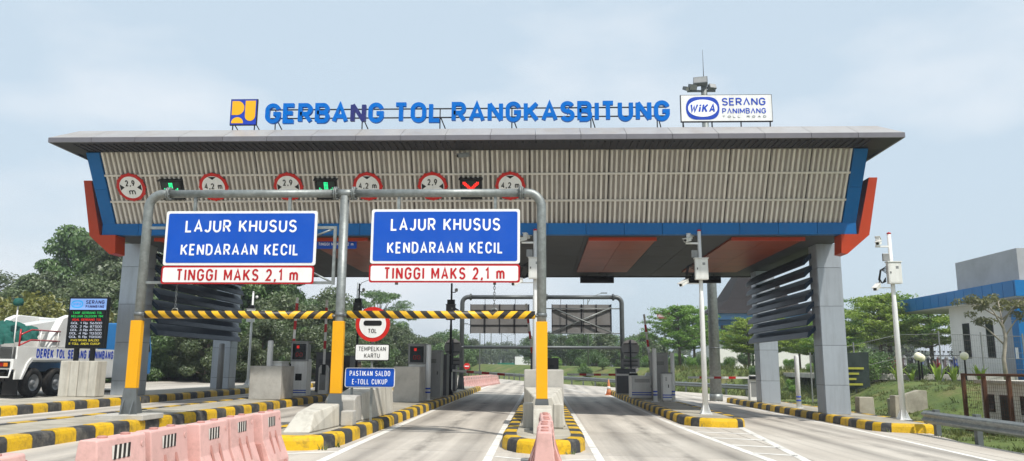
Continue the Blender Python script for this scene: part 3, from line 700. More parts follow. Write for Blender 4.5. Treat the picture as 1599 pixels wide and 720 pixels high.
signal(-11.56, False, 'black lane signal showing a green down arrow nearest the gate end')
signal(-6.67, False, 'black lane signal showing a green down arrow above the middle pole')
signal(-2.17, True, 'black lane signal showing a red cross')
def cctv(name, mt, label, mat='cabinet_grey', parent=None, L_=.34):
    r = bpy.data.objects.new(name, None); link(r, parent, mt if parent is None else mt)
    if parent is None: tag(r, label, 'camera')
    MB().box(-.06, .06, -L_, 0, -.055, .05).build('camera_body' if parent is None else 'body', mat, r, local=True, bevel=.01)
    MB().box(-.075, .075, -L_-.07, .03, .052, .066).build('hood', mat, r, local=True)
    MB().lathe([(.04, 0), (.04, .02)], 12, Matrix.Translation((0, -L_-.005, 0)) @ Matrix.Rotation(PI/2, 4, 'X')).build('lens', 'black_plastic', r, local=True)
    return r
m4 = fm(-2.2, .93, .09); cc = cctv('fascia_camera', Matrix.Translation(m4.translation + Vector((0, -.12, 0))) @ Matrix.Rotation(R(-70), 4, 'Z') @ Matrix.Rotation(R(10), 4, 'X'), 'small grey camera fixed high on the slatted fascia above the red cross', 'cabinet_grey')
MB().tube([(0, 0, 0), (-.1, .1, -.02), (-.17, .1, .02)], .02, 6).build('bracket', 'cabinet_grey', cc, local=True)
def board_text(name, x0, x1, z0, z1, y, lines, label, cat='sign', face='sign_blue', fg='print_white', border='sign_white', bw=.05, group=None, bold=.006):
    """a flat board facing the traffic; lines = (text, width, height, centre z offset)"""
    r = root(name, ((x0+x1)/2, y, z0), label=label, cat=cat, group=group)
    MB().prism(rrect(x0, x1, z0, z1, .05), y-.012, y+.012).build('border', border, r)
    MB().prism(rrect(x0+bw, x1-bw, z0+bw, z1-bw, .04), y-.018, y-.012).build('face', face, r)
    for t, w_, h_, zc, *xx in lines: text(t, w_, h_, fg, r, ((x0+x1)/2 + (xx[0] if xx else 0), y-.021, zc), bold=bold)
    for zz in (z0+(z1-z0)*.25, z0+(z1-z0)*.75): MB().box(x0+.05, x1-.05, y+.013, y+.045, zz-.025, zz+.025).build('rear_rail', 'galv', r)
    return r
for xc, lab in ((-6.67, 'small blue height sign hanging below the soffit beside the middle pole'), (-11.56, 'small blue height sign hanging below the soffit beside the slanted left pole')):
    r = board_text('soffit_sign', xc-.68, xc+.68, 5.22, 5.5, 24.62, [('TINGGI MAKS. 4.2 m', 1.15, .1, 5.37)], lab, border='print_blue', bw=.015)
    for s in (-.5, .5): MB().box(xc+s-.02, xc+s+.02, 24.6, 24.64, 5.5, 5.56).build('hanger', 'galv_dark', r)
for x0, x1, lab in ((1.72, 3.22, 'flat black display hanging under the rear edge of the canopy over the fourth lane'), (6.4, 7.95, 'flat black display hanging under the rear canopy edge beside the camera pole')):
    r = root('lane_display', ((x0+x1)/2, 34.6, 5.0), label=lab, cat='display', group='displays under the canopy')
    MB().box(x0, x1, 34.55, 34.7, 5.18, 5.5).build('housing', 'black_plastic', r)
    MB().box(x0+.05, x1-.05, 34.542, 34.55, 5.23, 5.46).build('screen', 'screen', r)
    for xx in (x0+.3, x1-.3): MB().box(xx-.02, xx+.02, 34.6, 34.65, 5.48, 5.56).build('hanger', 'dark_steel', r)

# ------------------------------------------------------------------ height-limit portal in front of the gate
def stripe_mat(name, per, c1, c2, slope=1.0):
    m = bpy.data.materials.new(name); m.use_nodes = True; n = m.node_tree.nodes; l = m.node_tree.links.new
    b = n['Principled BSDF']; b.inputs['Roughness'].default_value = .45
    t = n.new('ShaderNodeTexCoord'); s = n.new('ShaderNodeSeparateXYZ'); l(t.outputs['Object'], s.inputs[0])
    ab = n.new('ShaderNodeMath'); ab.operation = 'ABSOLUTE'; sh = n.new('ShaderNodeMath'); sh.operation = 'SUBTRACT'; sh.inputs[1].default_value = 1.1; l(s.outputs['X'], sh.inputs[0]); l(sh.outputs[0], ab.inputs[0])
    k = n.new('ShaderNodeMath'); k.operation = 'MULTIPLY'; k.inputs[1].default_value = -slope; l(s.outputs['Z'], k.inputs[0])
    a = n.new('ShaderNodeMath'); a.operation = 'ADD'; l(ab.outputs[0], a.inputs[0]); l(k.outputs[0], a.inputs[1])
    f = n.new('ShaderNodeMath'); f.operation = 'PINGPONG'; f.inputs[1].default_value = per/2; l(a.outputs[0], f.inputs[0])
    g_ = n.new('ShaderNodeMath'); g_.operation = 'GREATER_THAN'; g_.inputs[1].default_value = per/4; l(f.outputs[0], g_.inputs[0])
    no = n.new('ShaderNodeTexNoise'); no.inputs['Scale'].default_value = 7; no.inputs['Detail'].default_value = 6; l(t.outputs['Object'], no.inputs['Vector'])
    mx = n.new('ShaderNodeMixRGB'); mx.inputs['Color1'].default_value = lin(c1); mx.inputs['Color2'].default_value = lin(c2); l(g_.outputs[0], mx.inputs['Fac'])
    r = n.new('ShaderNodeMapRange'); r.inputs[1].default_value = .5; r.inputs[2].default_value = .75; r.inputs[4].default_value = .35; l(no.outputs['Fac'], r.inputs[0])
    m2 = n.new('ShaderNodeMixRGB'); m2.inputs['Color2'].default_value = lin('#6a5a35'); l(r.outputs[0], m2.inputs['Fac']); l(mx.outputs[0], m2.inputs['Color1']); l(m2.outputs[0], b.inputs['Base Color'])
    MATS[name] = m
stripe_mat('hazard', .29, '#e9b417', '#211d1b')
PY = 16.4; PX = (-8.64, -4.29, 0.0); PT = 5.2
def portal(name, PX, PY, PT, barz, label, yellow=True, rad=.098, mat='galv'):
    r = root(name, (PX[1], PY, it(PX[1])), label=label, cat='portal frame')
    el = .32
    for i, x in enumerate(PX):
        zb = it(x)
        if i == 1: MB().tube([(x, PY, zb+.02), (x, PY, PT-.06)], rad, 14).build('post', mat, r)
        else:
            s = 1 if i == 0 else -1
            path = [(x, PY, zb+.02), (x, PY, PT-el)] + [(x+s*el*(1-math.cos(t)), PY, PT-el+el*math.sin(t)) for t in [PI/2*k/7 for k in range(1, 8)]] + [(x+s*(el+.12), PY, PT)]
            MB().tube(path, rad, 14).build('post', mat, r)
        if yellow:
            MB().prism([(x-.118, PY+.02), (x-.118, PY-.118), (x+.118, PY-.118), (x+.118, PY+.02)], zb+.62, 2.42, 'z').build('yellow_sleeve', 'post_yellow', r, bevel=.01)
        MB().prism([(x-.19, zb+.02), (x-.13, zb+.62), (x+.13, zb+.62), (x+.19, zb+.02)], PY-.125, PY-.1).build('base_gusset', 'galv_dark', r)
        for dx in (-.17, .17): MB().prism([(PY-.3, zb+.02), (PY-.1, zb+.45), (PY+.1, zb+.45), (PY+.3, zb+.02)], x+dx*.6-.01, x+dx*.6+.01, 'x').build('base_gusset', 'galv_dark', r)
        MB().box(x-.25, x+.25, PY-.3, PY+.3, zb, zb+.022).build('base_plate', 'galv_dark', r)
    MB().tube([(PX[0]+el+.1, PY, PT), (PX[1]-.13, PY, PT)], rad*.92, 14).build('beam', mat, r)
    MB().tube([(PX[1]+.13, PY, PT), (PX[2]-el-.1, PY, PT)], rad*.92, 14).build('beam', mat, r)
    MB().tube([(PX[1]-.2, PY, PT), (PX[1]+.2, PY, PT)], rad*.95, 14).build('tee', mat, r)
    for x in (PX[0]+el+.12, PX[1]-.2, PX[1]+.2, PX[2]-el-.12):
        for d in (-.018, .018):
            MB().tube([(x+d-.012, PY, PT), (x+d+.012, PY, PT)], rad*1.55, 14).build('flange', mat, r)
        for t in range(6):
            u = PI/3*t+.3; MB().tube([(x-.06, PY+rad*1.3*math.cos(u), PT+rad*1.3*math.sin(u)), (x+.06, PY+rad*1.3*math.cos(u), PT+rad*1.3*math.sin(u))], .014, 6).build('bolt', 'galv_dark', r)
    for x in PX:
        for zc in ((barz,) if yellow else (barz,)):
            MB().tube([(x, PY, zc-.04), (x, PY, zc+.04)], rad*1.14, 14).build('collar', 'galv_dark', r)
    return r
pf = portal('height_portal', PX, PY, PT, 2.56, 'galvanised pipe portal with yellow lower posts carrying the blue lane signs')
MB().box(-9.15, -8.15, PY-.45, PY+.45, it(-8.64)-.02, it(-8.64)+.09).build('plinth', 'concrete', pf, bevel=.015)
for x0, x1, z in ((-8.6, -8.1, 4.44), (-8.6, -8.1, 3.24), (-4.95, -4.5, 4.44), (-4.95, -4.5, 3.24)):
    MB().box(x0, x1, PY-.03, PY+.03, z-.028, z+.028).build('sign_arm', 'galv', pf)
MB().box(-4.5, -4.44, PY-.03, PY+.03, 3.2, 4.47).build('sign_arm', 'galv', pf)
for z in (4.42, 3.25):
    MB().tube([(-4.5, PY, z), (-5.0, PY, z-.2 if z > 4 else z+.25)], .022, 6).build('sign_arm', 'galv', pf)
for xa in (-7.6, -5.5, -3.1, -1.0):
    MB().box(xa-.03, xa+.03, PY-.03, PY+.03, 3.2, PT-.08).build('sign_hanger', 'galv', pf)
def lane_sign(x0, x1, z0, z1, lab):
    zc = (z0+z1)/2; w = x1-x0
    return board_text('lane_sign', x0, x1, z0, z1, 16.29, [('LAJUR KHUSUS', w*.735, .275, z1-.335), ('KENDARAAN KECIL', w*.775, .25, z0+.34)], lab, group='blue lane signs on the portal', bw=.055)
lane_sign(-8.16, -4.84, 3.6, 4.79, 'large blue lane sign over the lane between the slanted pole and middle pole')
lane_sign(-3.66, -.46, 3.64, 4.82, 'large blue lane sign over the lane next to the central barrier island')
for x0, x1, z0, z1, lab in ((-8.17, -4.86, 3.2, 3.585, 'white plate reading TINGGI MAKS 2,1 m under the blue sign by the middle pole'), (-3.67, -.46, 3.235, 3.625, 'white plate reading TINGGI MAKS 2,1 m nearest the red lane cross')):
    board_text('height_plate', x0, x1, z0, z1, 16.28, [('TINGGI MAKS 2,1 m', (x1-x0)*.8, .26, (z0+z1)/2)], lab, face='sign_white', fg='print_red', border='print_red', bw=.035, group='red lettered height plates')
def chain(r, x, y, z0, z1):
    m = MB(); n = max(2, int((z1-z0)/.055)); d = (z1-z0)/n
    for i in range(n):
        zc = z0+d*(i+.5); a, b = (.016, 0) if i % 2 else (0, .016)
        m.tube([(x+a*1.0*math.cos(t)*1.2, y+b*1.2*math.cos(t), zc+d*.66*math.sin(t)) for t in [2*PI*k/8 for k in range(9)]], .006, 4, False)
    m.build('chain', 'galv_dark', r)
for x0, x1, zz, xc, lab in ((-8.5, -4.42, 2.55, -7.85, 'yellow and black striped height bar hung on a chain beside the slanted pole'), (-4.14, -.12, 2.56, -1.0, 'yellow and black striped height bar over the lane by the central pole')):
    r = root('height_bar', ((x0+x1)/2, 16.36, zz-.09), label=lab, cat='height bar', group='striped height bars')
    MB().tube([(x0+.02, 16.36, zz), (x1-.02, 16.36, zz)], .082, 14).build('bar', 'hazard', r)
    MB().tube([(x0-.08, 16.36, zz-.02), (x0+.08, 16.36, zz-.02)], .03, 8).build('end_hook', 'galv_dark', r)
    MB().tube([(x1-.08, 16.36, zz-.02), (x1+.08, 16.36, zz-.02)], .03, 8).build('end_hook', 'galv_dark', r)
    chain(r, xc, 16.36, zz+.12, 3.22)
    MB().tube([(xc-.07, 16.36, zz+.08), (xc-.04, 16.36, zz+.13), (xc+.04, 16.36, zz+.13), (xc+.07, 16.36, zz+.08)], .012, 6).build('shackle', 'galv', r)

# far portal seen from behind
fp = portal('exit_portal', (-4.2, .06, 4.2), 41, 5.1, 2.47, 'distant grey pipe portal seen from behind beyond the canopy', yellow=False, rad=.12, mat='galv_dark')
MB().tube([(-4.2, 41, 2.47), (4.2, 41, 2.47)], .085, 10).build('lower_bar', 'galv_dark', fp)
for x in (-3.0, -1.4, 1.0, 2.2): MB().tube([(x, 41, 5.1), (x, 41, 2.5)], .014, 5).build('tie_rod', 'dark_steel', fp)
def sign_back(x0, x1, lab, cross=False):
    r = root('sign_reverse', ((x0+x1)/2, 41.08, 3.2), label=lab, cat='sign', group='backs of portal signs')
    n = 4; w = (x1-x0)/n
    for i in range(n):
        for j, (za, zb) in enumerate(((3.2, 3.62), (3.63, 4.4), (4.41, 4.72))):
            MB().box(x0+i*w+.012, x0+(i+1)*w-.012, 41.08, 41.1, za, zb).build('back_panel', 'sign_back', r)
    for i in range(n+1): MB().box(x0+i*w-.02, x0+i*w+.02, 41.03, 41.078, 3.18, 4.74).build('rib', 'dark_steel', r)
    for z in (3.625, 4.405): MB().box(x0, x1, 41.035, 41.075, z-.02, z+.02).build('rib', 'dark_steel', r)
    if cross:
        for a, b in ((3.25, 4.55), (4.55, 3.25)): MB().tube([(x0, 41, a), (x1, 40.99 if a < b else 40.93, b)], .035, 6).build('brace', 'galv', r)
        for z in (4.5, 3.2): MB().tube([(x0-.3, 41.0, z), (4.2, 41.0, z)], .03, 6).build('brace', 'galv', r)
sign_back(-3.76, -.67, 'back of a grey panelled sign on the distant portal, plain ribs only')
sign_back(.54, 3.65, 'back of a grey panelled sign with crossed white braces on the distant portal', True)

# ------------------------------------------------------------------ concrete blocks on the islands
def block(mb, lab, mat='concrete_white', bevel=.025): return mb.build('concrete_block', mat, None, lab, 'concrete block', bevel=bevel)
z = it(-4.4)
block(MB().hexa([(-4.66, 14.15, z), (-4.16, 14.15, z), (-4.04, 15.8, z), (-4.66, 15.8, z), (-4.54, 14.6, z+.34), (-4.22, 14.6, z+.34), (-4.06, 15.8, z+.44), (-4.6, 15.8, z+.44)]), 'low wedge shaped concrete block on the yellow island nose')
block(MB().box(-4.02, -3.78, 15.75, 16.1, z, z+.3), 'small square concrete block at the foot of the middle portal pole', 'concrete')
block(MB().prism([(16.75, z), (17.42, z), (17.42, z+.56), (16.95, z+.56), (16.75, z+.48)], -4.62, -3.98, 'x'), 'squat grey concrete block in front of the sloped wall under the blue sign', 'concrete')
block(MB().hexa([(-4.75, 17.45, z), (-3.95, 17.45, z), (-3.78, 20.2, z), (-4.75, 20.2, z), (-4.5, 17.45, z+.58), (-4.0, 17.45, z+.58), (-3.85, 20.2, z+.78), (-4.7, 20.2, z+.78)]), 'long sloped concrete crash wall under the blue balance sign')
block(MB().box(-4.92, -4.05, 26, 27.3, z, z+1.17), 'tall square concrete block between the blue balance sign and payment machine', 'concrete')
zb_ = it(-9)
block(MB().box(-9.5, -8.45, 25.3, 26.6, zb_, zb_+1.08), 'big square grey concrete block on the island behind the pink barriers', 'concrete')
zd = it(0)
block(MB().prism([(15.25, zd), (16.2, zd), (16.2, zd+.5), (15.5, zd+.46)], -.17, .2, 'x'), 'narrow concrete block at the tip of the central island')
block(MB().box(-.4, -.18, 16.75, 17.0, zd, zd+.52), 'small upright concrete slab left of the central portal pole')
block(MB().box(.24, .46, 16.75, 17.0, zd, zd+.5), 'small upright concrete slab right of the central portal pole')
block(MB().hexa([(-.46, 17.3, zd), (.52, 17.3, zd), (.52, 19.9, zd), (-.46, 19.9, zd), (-.16, 17.3, zd+.62), (.22, 17.3, zd+.62), (.5, 19.9, zd+.76), (-.44, 19.9, zd+.76)]), 'wedge shaped concrete crash block behind the central pole')
block(MB().box(-.45, .55, 20.0, 21.3, zd, zd+1.2), 'tall square concrete block standing highest on the central island', 'concrete')
za = it(-14.5)
for i, (x0, lab) in enumerate(((-15.02, 'white grooved concrete block under the price display, nearer the truck'), (-14.42, 'white grooved concrete block under the price display, nearer the gate column'))):
    m = MB(); 
    P = [(x0, 24.0), (x0+.27, 24.0), (x0+.3, 24.05), (x0+.33, 24.0), (x0+.58, 24.0), (x0+.58, 24.55), (x0, 24.55)]
    block(m.prism(P, za, za+1.1, 'z'), lab)

# ------------------------------------------------------------------ signs on the islands
r = board_text('balance_sign', -4.35, -3.24, 1.02, 1.45, 17.3, [('PASTIKAN SALDO', .9, .115, 1.325), ('E-TOLL CUKUP', .78, .115, 1.145)], 'small blue sign reading PASTIKAN SALDO E-TOLL CUKUP before the crash wall', bw=.018, bold=-.02)
for x in (-4.2, -3.76): MB().box(x-.025, x+.025, 17.32, 17.36, z+(0 if x < -3.5 else -.0), 1.4).build('post', 'galv', r)
t = root('toll_stop_sign', (-4.58, 21.0, z), label='round red bordered TOL sign above a white TEMPELKAN KARTU plate', cat='road sign')
MB().tube([(-4.58, 21.06, z), (-4.58, 21.06, 3.0)], .035, 10).build('post', 'galv', t)
MB().prism(disc(-4.58, 2.6, .47), 20.985, 21.01).build('ring', 'sign_red', t)
MB().prism(disc(-4.58, 2.6, .365), 20.978, 20.985).build('face', 'sign_white', t)
MB().prism(rrect(-4.83, -4.33, 2.56, 2.7, .06), 20.972, 20.978).build('black_bar', 'print_black', t)
text('TOL', .24, .115, 'print_black', t, (-4.58, 20.974, 2.42), bold=.005)
MB().prism(rrect(-5.04, -4.1, 1.62, 2.07, .04), 20.985, 21.01).build('plate_border', 'print_black', t)
MB().prism(rrect(-5.015, -4.125, 1.645, 2.045, .03), 20.978, 20.985).build('plate', 'sign_white', t)
text('TEMPELKAN', .74, .115, 'print_black', t, (-4.57, 20.974, 1.94), bold=-.02); text('KARTU', .42, .115, 'print_black', t, (-4.57, 20.974, 1.76), bold=-.02)
for x, y, lab in ((4.5, 40, 'back of a round grey sign with a plate below, on the far right island'), (-4.55, 40, 'back of a round grey sign with a plate below, behind the payment machines')):
    r = root('round_sign_reverse', (x, y, it(x)), label=lab, cat='road sign', group='backs of round signs')
    MB().tube([(x, y-.05, it(x)), (x, y-.05, 2.85)], .04, 8).build('post', 'dark_steel', r)
    MB().prism(disc(x, 2.42, .45), y, y+.02).build('disc', 'sign_back', r); MB().box(x-.45, x+.45, y, y+.02, 1.45, 1.9).build('plate', 'sign_back', r)
    for zz in (2.2, 2.65, 1.58, 1.78): MB().box(x-.35, x+.35, y-.03, y-.003, zz-.02, zz+.02).build('rib', 'dark_steel', r)

# ------------------------------------------------------------------ price display on the left island
d = root('price_display', (-14.43, 24.25, za+1.1), label='tall dark electronic price board on two posts above white blocks', cat='display')
dx0, dx1, dz0, dz1, dy = -15.06, -13.8, 1.98, 3.6, 24.2
for x in (-14.72, -14.2): MB().box(x-.06, x+.06, 24.24, 24.34, za+1.1, 2.05).build('post', 'black_plastic', d)
MB().box(dx0, dx1, dy, dy+.16, dz0, dz1).build('housing', 'black_plastic', d, bevel=.012)
MB().box(dx0+.04, dx1-.04, dy-.008, dy, dz1-.4, dz1-.05).build('header_screen', 'led_panel', d)
MB().prism(sup(dx0+.27, dz1-.225, .19, .12, p=.55), dy-.013, dy-.008).build('logo', 'logo_cyan', d)
MB().prism(sup(dx0+.27, dz1-.225, .16, .085, p=.9), dy-.016, dy-.013).build('logo_field', 'led_panel', d)
text('WiKA', .26, .09, 'logo_cyan', d, (dx0+.27, dy-.019, dz1-.225), bold=.03, shear=.18)
text('SERΛNG', .6, .12, 'logo_violet', d, (dx0+.85, dy-.011, dz1-.16), bold=.03); text('PΛNIMBΛNG', .6, .09, 'logo_violet', d, (dx0+.85, dy-.011, dz1-.3), bold=.03)
MB().box(dx0+.04, dx1-.04, dy-.008, dy, dz0+.05, dz1-.42).build('screen', 'screen', d)
for i, (s, m_, w_) in enumerate((('TARIF GERBANG TOL', 'led_dot_green', .96), ('KELUAR CILEGON TIM', 'led_dot_green', 1.02), ('ASAL GERBANG TOL', 'led_dot_red', .95), ('GOL 1 Rp 56.500', 'led_dot_white', 1.0), ('GOL 2 Rp 87.500', 'led_dot_white', 1.0), ('GOL 3 Rp 87.500', 'led_dot_white', 1.0), ('GOL 4 Rp 113.500', 'led_dot_white', 1.04), ('GOL 5 Rp 113.500', 'led_dot_white', 1.04), ('PASTIKAN SALDO', 'led_dot_yellow', .9), ('E-TOLL ANDA CUKUP', 'led_dot_yellow', 1.0))):
    text(s, w_, .068, m_, d, ((dx0+dx1)/2, dy-.011, dz1-.5-.108*i), bold=-.035)

# ------------------------------------------------------------------ pink plastic barriers
BL = .965
def make_barrier():
    r = root('plastic_barrier', (0,0,0))
    P = [(-.24, 0), (.24, 0), (.24, .1), (.12, .4), (.085, .74), (.075, .76), (-.075, .76), (-.085, .74), (-.12, .4), (-.24, .1)]
    MB().prism(P, -BL/2+.05, BL/2-.05, 'y').build('body', 'pink', r, local=True, bevel=.012)
    for s in (-1, 1):                               # interlocking ends, low on one side and high on the other
        q = [(-.07, .42), (.07, .42), (.055, .7), (-.055, .7)] if s > 0 else [(-.17, .06), (.17, .06), (.09, .36), (-.09, .36)]
        MB().prism(q, min(s*(BL/2-.05), s*(BL/2+.02)), max(s*(BL/2-.05), s*(BL/2+.02)), 'y').build('end_lug', 'pink_dark', r, local=True)
    for s in (-1, 1):
        def side(u, z, o):                           # point on the flank
            x = .12+(.4-z)/.3*.12 if z < .4 else .12-(z-.4)/.34*.035
            return (s*(x+o), u, z)
        for u in (-.13, .13):                       # moulded vertical slots
            m = MB(); m.hexa([side(u-.022, .2, -.01), side(u+.022, .2, -.01), side(u+.022, .2, .004), side(u-.022, .2, .004), side(u-.022, .5, -.01), side(u+.022, .5, -.01), side(u+.022, .5, .003), side(u-.022, .5, .003)])
            m.build('slot', 'pink_dark', r, local=True)
        for u in (-.24, .24):
            MB().hexa([side(u-.07, .001, -.03), side(u+.07, .001, -.03), side(u+.07, .001, .003), side(u-.07, .001, .003), (s*.2, u-.06, .085), (s*.2, u+.06, .085), (s*.243, u+.06, .085), (s*.243, u-.06, .085)]).build('foot_opening', 'pink_dark', r, local=True)
        m = MB(); m.add([side(-.19, .57, .003), side(.13, .57, .003), side(.13, .69, .003), side(-.19, .69, .003)], [(0,1,2,3) if s > 0 else (3,2,1,0)]); m.build('decal', 'decal_white', r, local=True, fix=False)
        for k in range(4):
            u = -.17+k*.08; m = MB(); m.add([side(u, .565, .005), side(u+.045, .565, .005), side(u+.07, .695, .005), side(u+.025, .695, .005)], [(0,1,2,3) if s > 0 else (3,2,1,0)]); m.build('decal_bar', 'decal_black', r, local=True, fix=False)
        MB().lathe([(.03, 0), (.03, .008)], 10, Matrix.Translation(side(.36, .66, 0)) @ Matrix.Rotation(s*PI/2, 4, 'Y')).build('plug', 'pink', r, local=True)
    for u in (-.2, .2): MB().lathe([(.045, .755), (.045, .775), (.03, .78)], 12, Matrix.Translation((0, u, 0))).build('filler_cap', 'pink_dark', r, local=True)
    return r
bar = make_barrier(); used = [False]
def barrier(x, y, rz, label, group):
    loc = (x, y, gz(x)+.004)
    if not used[0]:
        used[0] = True; bar.matrix_local = Matrix.Translation(loc) @ Matrix.Rotation(rz, 4, 'Z'); return tag(bar, label, 'barrier', group)
    c = copy_tree(bar, loc, rz, label=label, group=group); c['category'] = 'barrier'; return c
nm = ['cut off at the bottom left corner', 'leftmost whole one of the row on the left', 'second whole one of the row on the left', 'third whole one of the row on the left', 'fourth whole one of the row on the left', 'last of the row, beside the yellow island nose']
for k, y in enumerate((5.45, 7.3, 8.28, 9.25, 10.23, 11.2)):
    barrier(-3.96+rnd.uniform(-.03, .03) - (0.04 if k == 2 else 0), y, R(rnd.uniform(-2.5, 2.5)), 'faded pink plastic barrier, '+nm[k], 'pink barriers along the closed lane')
nm = ['nearest in the centre row before the island nose', 'second in the centre row before the island nose', 'third in the centre row before the island nose', 'fourth in the centre row, touching the island nose']
for k, y in enumerate((9.45, 10.45, 11.43, 12.42)):
    barrier(.05+rnd.uniform(-.02, .02), y, R(rnd.uniform(-1.5, 1.5)), 'faded pink plastic barrier, '+nm[k], 'pink barriers before the central island')
for k in range(18):
    y = 47.5+k*1.02; barrier(-4.8+.062*(y-47.5), y, R(-3.5), 'pink plastic barrier in the distant row beyond the canopy', 'distant pink barriers along the road')

# ------------------------------------------------------------------ lane equipment
def cam_unit(parent, loc, rz, pitch=12, mat='cabinet_white', L_=.32):
    return cctv('camera', Matrix.Translation(loc) @ Matrix.Rotation(R(rz), 4, 'Z') @ Matrix.Rotation(R(pitch), 4, 'X'), None, mat, parent, L_)
def camera_pole(x, y, top, label, mat='white_paint', cab='cabinet_white', r0=.085, full=True):
    zb = it(x); r = root('camera_pole', (x, y, zb), label=label, cat='camera pole')
    h = top-zb
    MB().tube([(0,0,0), (0,0,h*.62), (0,0,h*.63), (0,0,h)], [r0, r0*.85, r0*.72, r0*.66], 12).build('pole', mat, r, local=True)
    MB().prism([(-.17,-.17), (.17,-.17), (.17,.17), (-.17,.17)], 0, .025, 'z').build('base_plate', mat, r, local=True)
    for a in range(4):
        t = PI/4+PI/2*a; MB().prism([(r0, 0), (.2, 0), (r0, .26)], -.008, .008, 'y', Matrix.Translation((0,0,.02)) @ Matrix.Rotation(t, 4, 'Z')).build('gusset', mat, r, local=True)
    MB().lathe([(r0*.7, h-.02), (r0*.75, h+.02), (0.0001, h+.05)], 12).build('cap', 'print_red' if full else mat, r, local=True)
    zc = h-1.22
    c = MB().box(-.2, .19, -.24, -.07, zc-.32, zc+.32).build('cabinet', cab, r, local=True, bevel=.008)
    MB().box(-.22, .21, -.27, -.05, zc+.322, zc+.345).build('cabinet_roof', cab, c, local=True)
    MB().box(-.17, .16, -.246, -.241, zc-.28, zc+.28).build('cabinet_door', cab, c, local=True)
    MB().box(-.15, -.125, -.258, -.246, zc-.02, zc+.04).build('handle', 'dark_steel', c, local=True)
    MB().box(.02, .1, -.249, -.246, zc+.12, zc+.2).build('door_label', 'cabinet_grey', c, local=True)
    if full:
        MB().box(-.42, -.02, -.03, .03, h-.42, h-.37).build('arm', mat, r, local=True)
        cam_unit(r, (-.3, -.02, h-.27), -35, 14); cam_unit(r, (-.33, .05, h-.14), 150, 8, L_=.25)
        MB().box(-.27, -.08, -.1, -.03, h-.85, h-.62).build('radar_panel', 'cabinet_grey', r, local=True, bevel=.01)
        MB().box(-.5, -.05, -.02, .02, h-1.66, h-1.63).build('arm', mat, r, local=True)
        cam_unit(r, (-.42, -.02, h-1.56), -40, 22, L_=.42)
    else:
        MB().tube([(0, 0, h-.35), (.16, 0, h-.35), (.2, 0, h-.3)], .02, 6).build('arm', 'dark_steel', r, local=True)
        MB().lathe([(.0001, -.07), (.06, -.05), (.07, 0), (.07, .06), (.03, .09)], 10, Matrix.Translation((.2, 0, h-.27))).build('dome_camera', 'cabinet_white', r, local=True)
        MB().box(-.16, .16, -.2, -.06, h-.92, h-.68).build('light_box', 'black_plastic', r, local=True)
    for k in range(5):
        a = rnd.uniform(.0, .08); m = MB()
        m.tube([(-.2, -.1, zc+.2-.05*k), (-.36-a, -.12, zc+.1), (-.42-a, -.1, zc-.12-.04*k), (-.34, -.08, zc-.3), (-.22, -.06, zc-.25+.03*k)] if full else [(.16, -.1, zc+.2), (.3+a, -.1, zc+.1-.04*k), (.33+a, -.1, zc-.1), (.16, -.1, zc-.2)], .014, 5); m.build('cable', 'black_plastic', r, local=True)
    return r
camera_pole(4.87, 23.84, 5.66, 'tall white camera pole with white cabinet on the chevron island')
camera_pole(10.53, 23.6, 5.52, 'tall white camera pole behind the end of the guard rail')
camera_pole(-.2, 23.8, 5.68, 'white camera pole half hidden behind the central portal pole')
camera_pole(-3.85, 33.0, 4.95, 'slim dark camera pole beside the payment machines', 'dark_steel', 'cabinet_dark', .06, False)
camera_pole(-8.55, 36.0, 5.25, 'slim dark camera pole behind the round TOL sign', 'dark_steel', 'cabinet_dark', .06, False)
camera_pole(-14.9, 39.5, 5.2, 'thin pale camera pole with black box beyond the left louvres', 'white_paint', 'cabinet_white', .07, False)

def kiosk(x, y, label, h=1.9, dark=False):
    r = root('payment_machine', (x, y, it(x)), label=label, cat='payment machine')
    body = MB().prism([(-.3, 0), (.3, 0), (.3, h-.62), (.24, h-.52), (-.3, h-.52)], -.3, .3, 'x').build('body', 'cabinet_white', r, local=True, bevel=.012)
    for z0 in (.1, .18): MB().box(-.302, .302, -.304, -.3, z0, z0+.035).build('stripe', 'print_blue', body, local=True)
    MB().box(-.12, .12, -.306, -.3, .55, .8).build('reader', 'black_plastic', body, local=True)
    MB().box(-.26, .26, -.2, .24, h-.52, h+.02).build('head', 'cabinet_grey', r, local=True, bevel=.02)
    MB().box(-.32, .32, -.34, -.2, h-.6, h+.1).build('display_housing', 'cabinet_grey', r, local=True, bevel=.012)
    MB().box(-.25, .25, -.348, -.34, h-.54, h+.04).build('screen', 'screen', r, local=True)
    MB().prism([(-.1, h-.13), (-.01, h-.13), (-.01, h-.03), (-.1, h-.03)], -.353, -.348).build('red_lamp', 'led_dot_red', r, local=True)
    text('00', .26, .16, 'lamp_red', r, (0, -.352, h-.36), world=False)
    MB().box(-.36, .36, -.4, .3, h+.1, h+.13).build('hood', 'cabinet_grey', r, local=True)
    return r
kiosk(-8.95, 29.0, 'grey payment machine with red lamp screen behind the big grey block', 1.85)
kiosk(-4.52, 28.6, 'grey payment machine with red lamp screen behind the blue balance sign', 1.85)
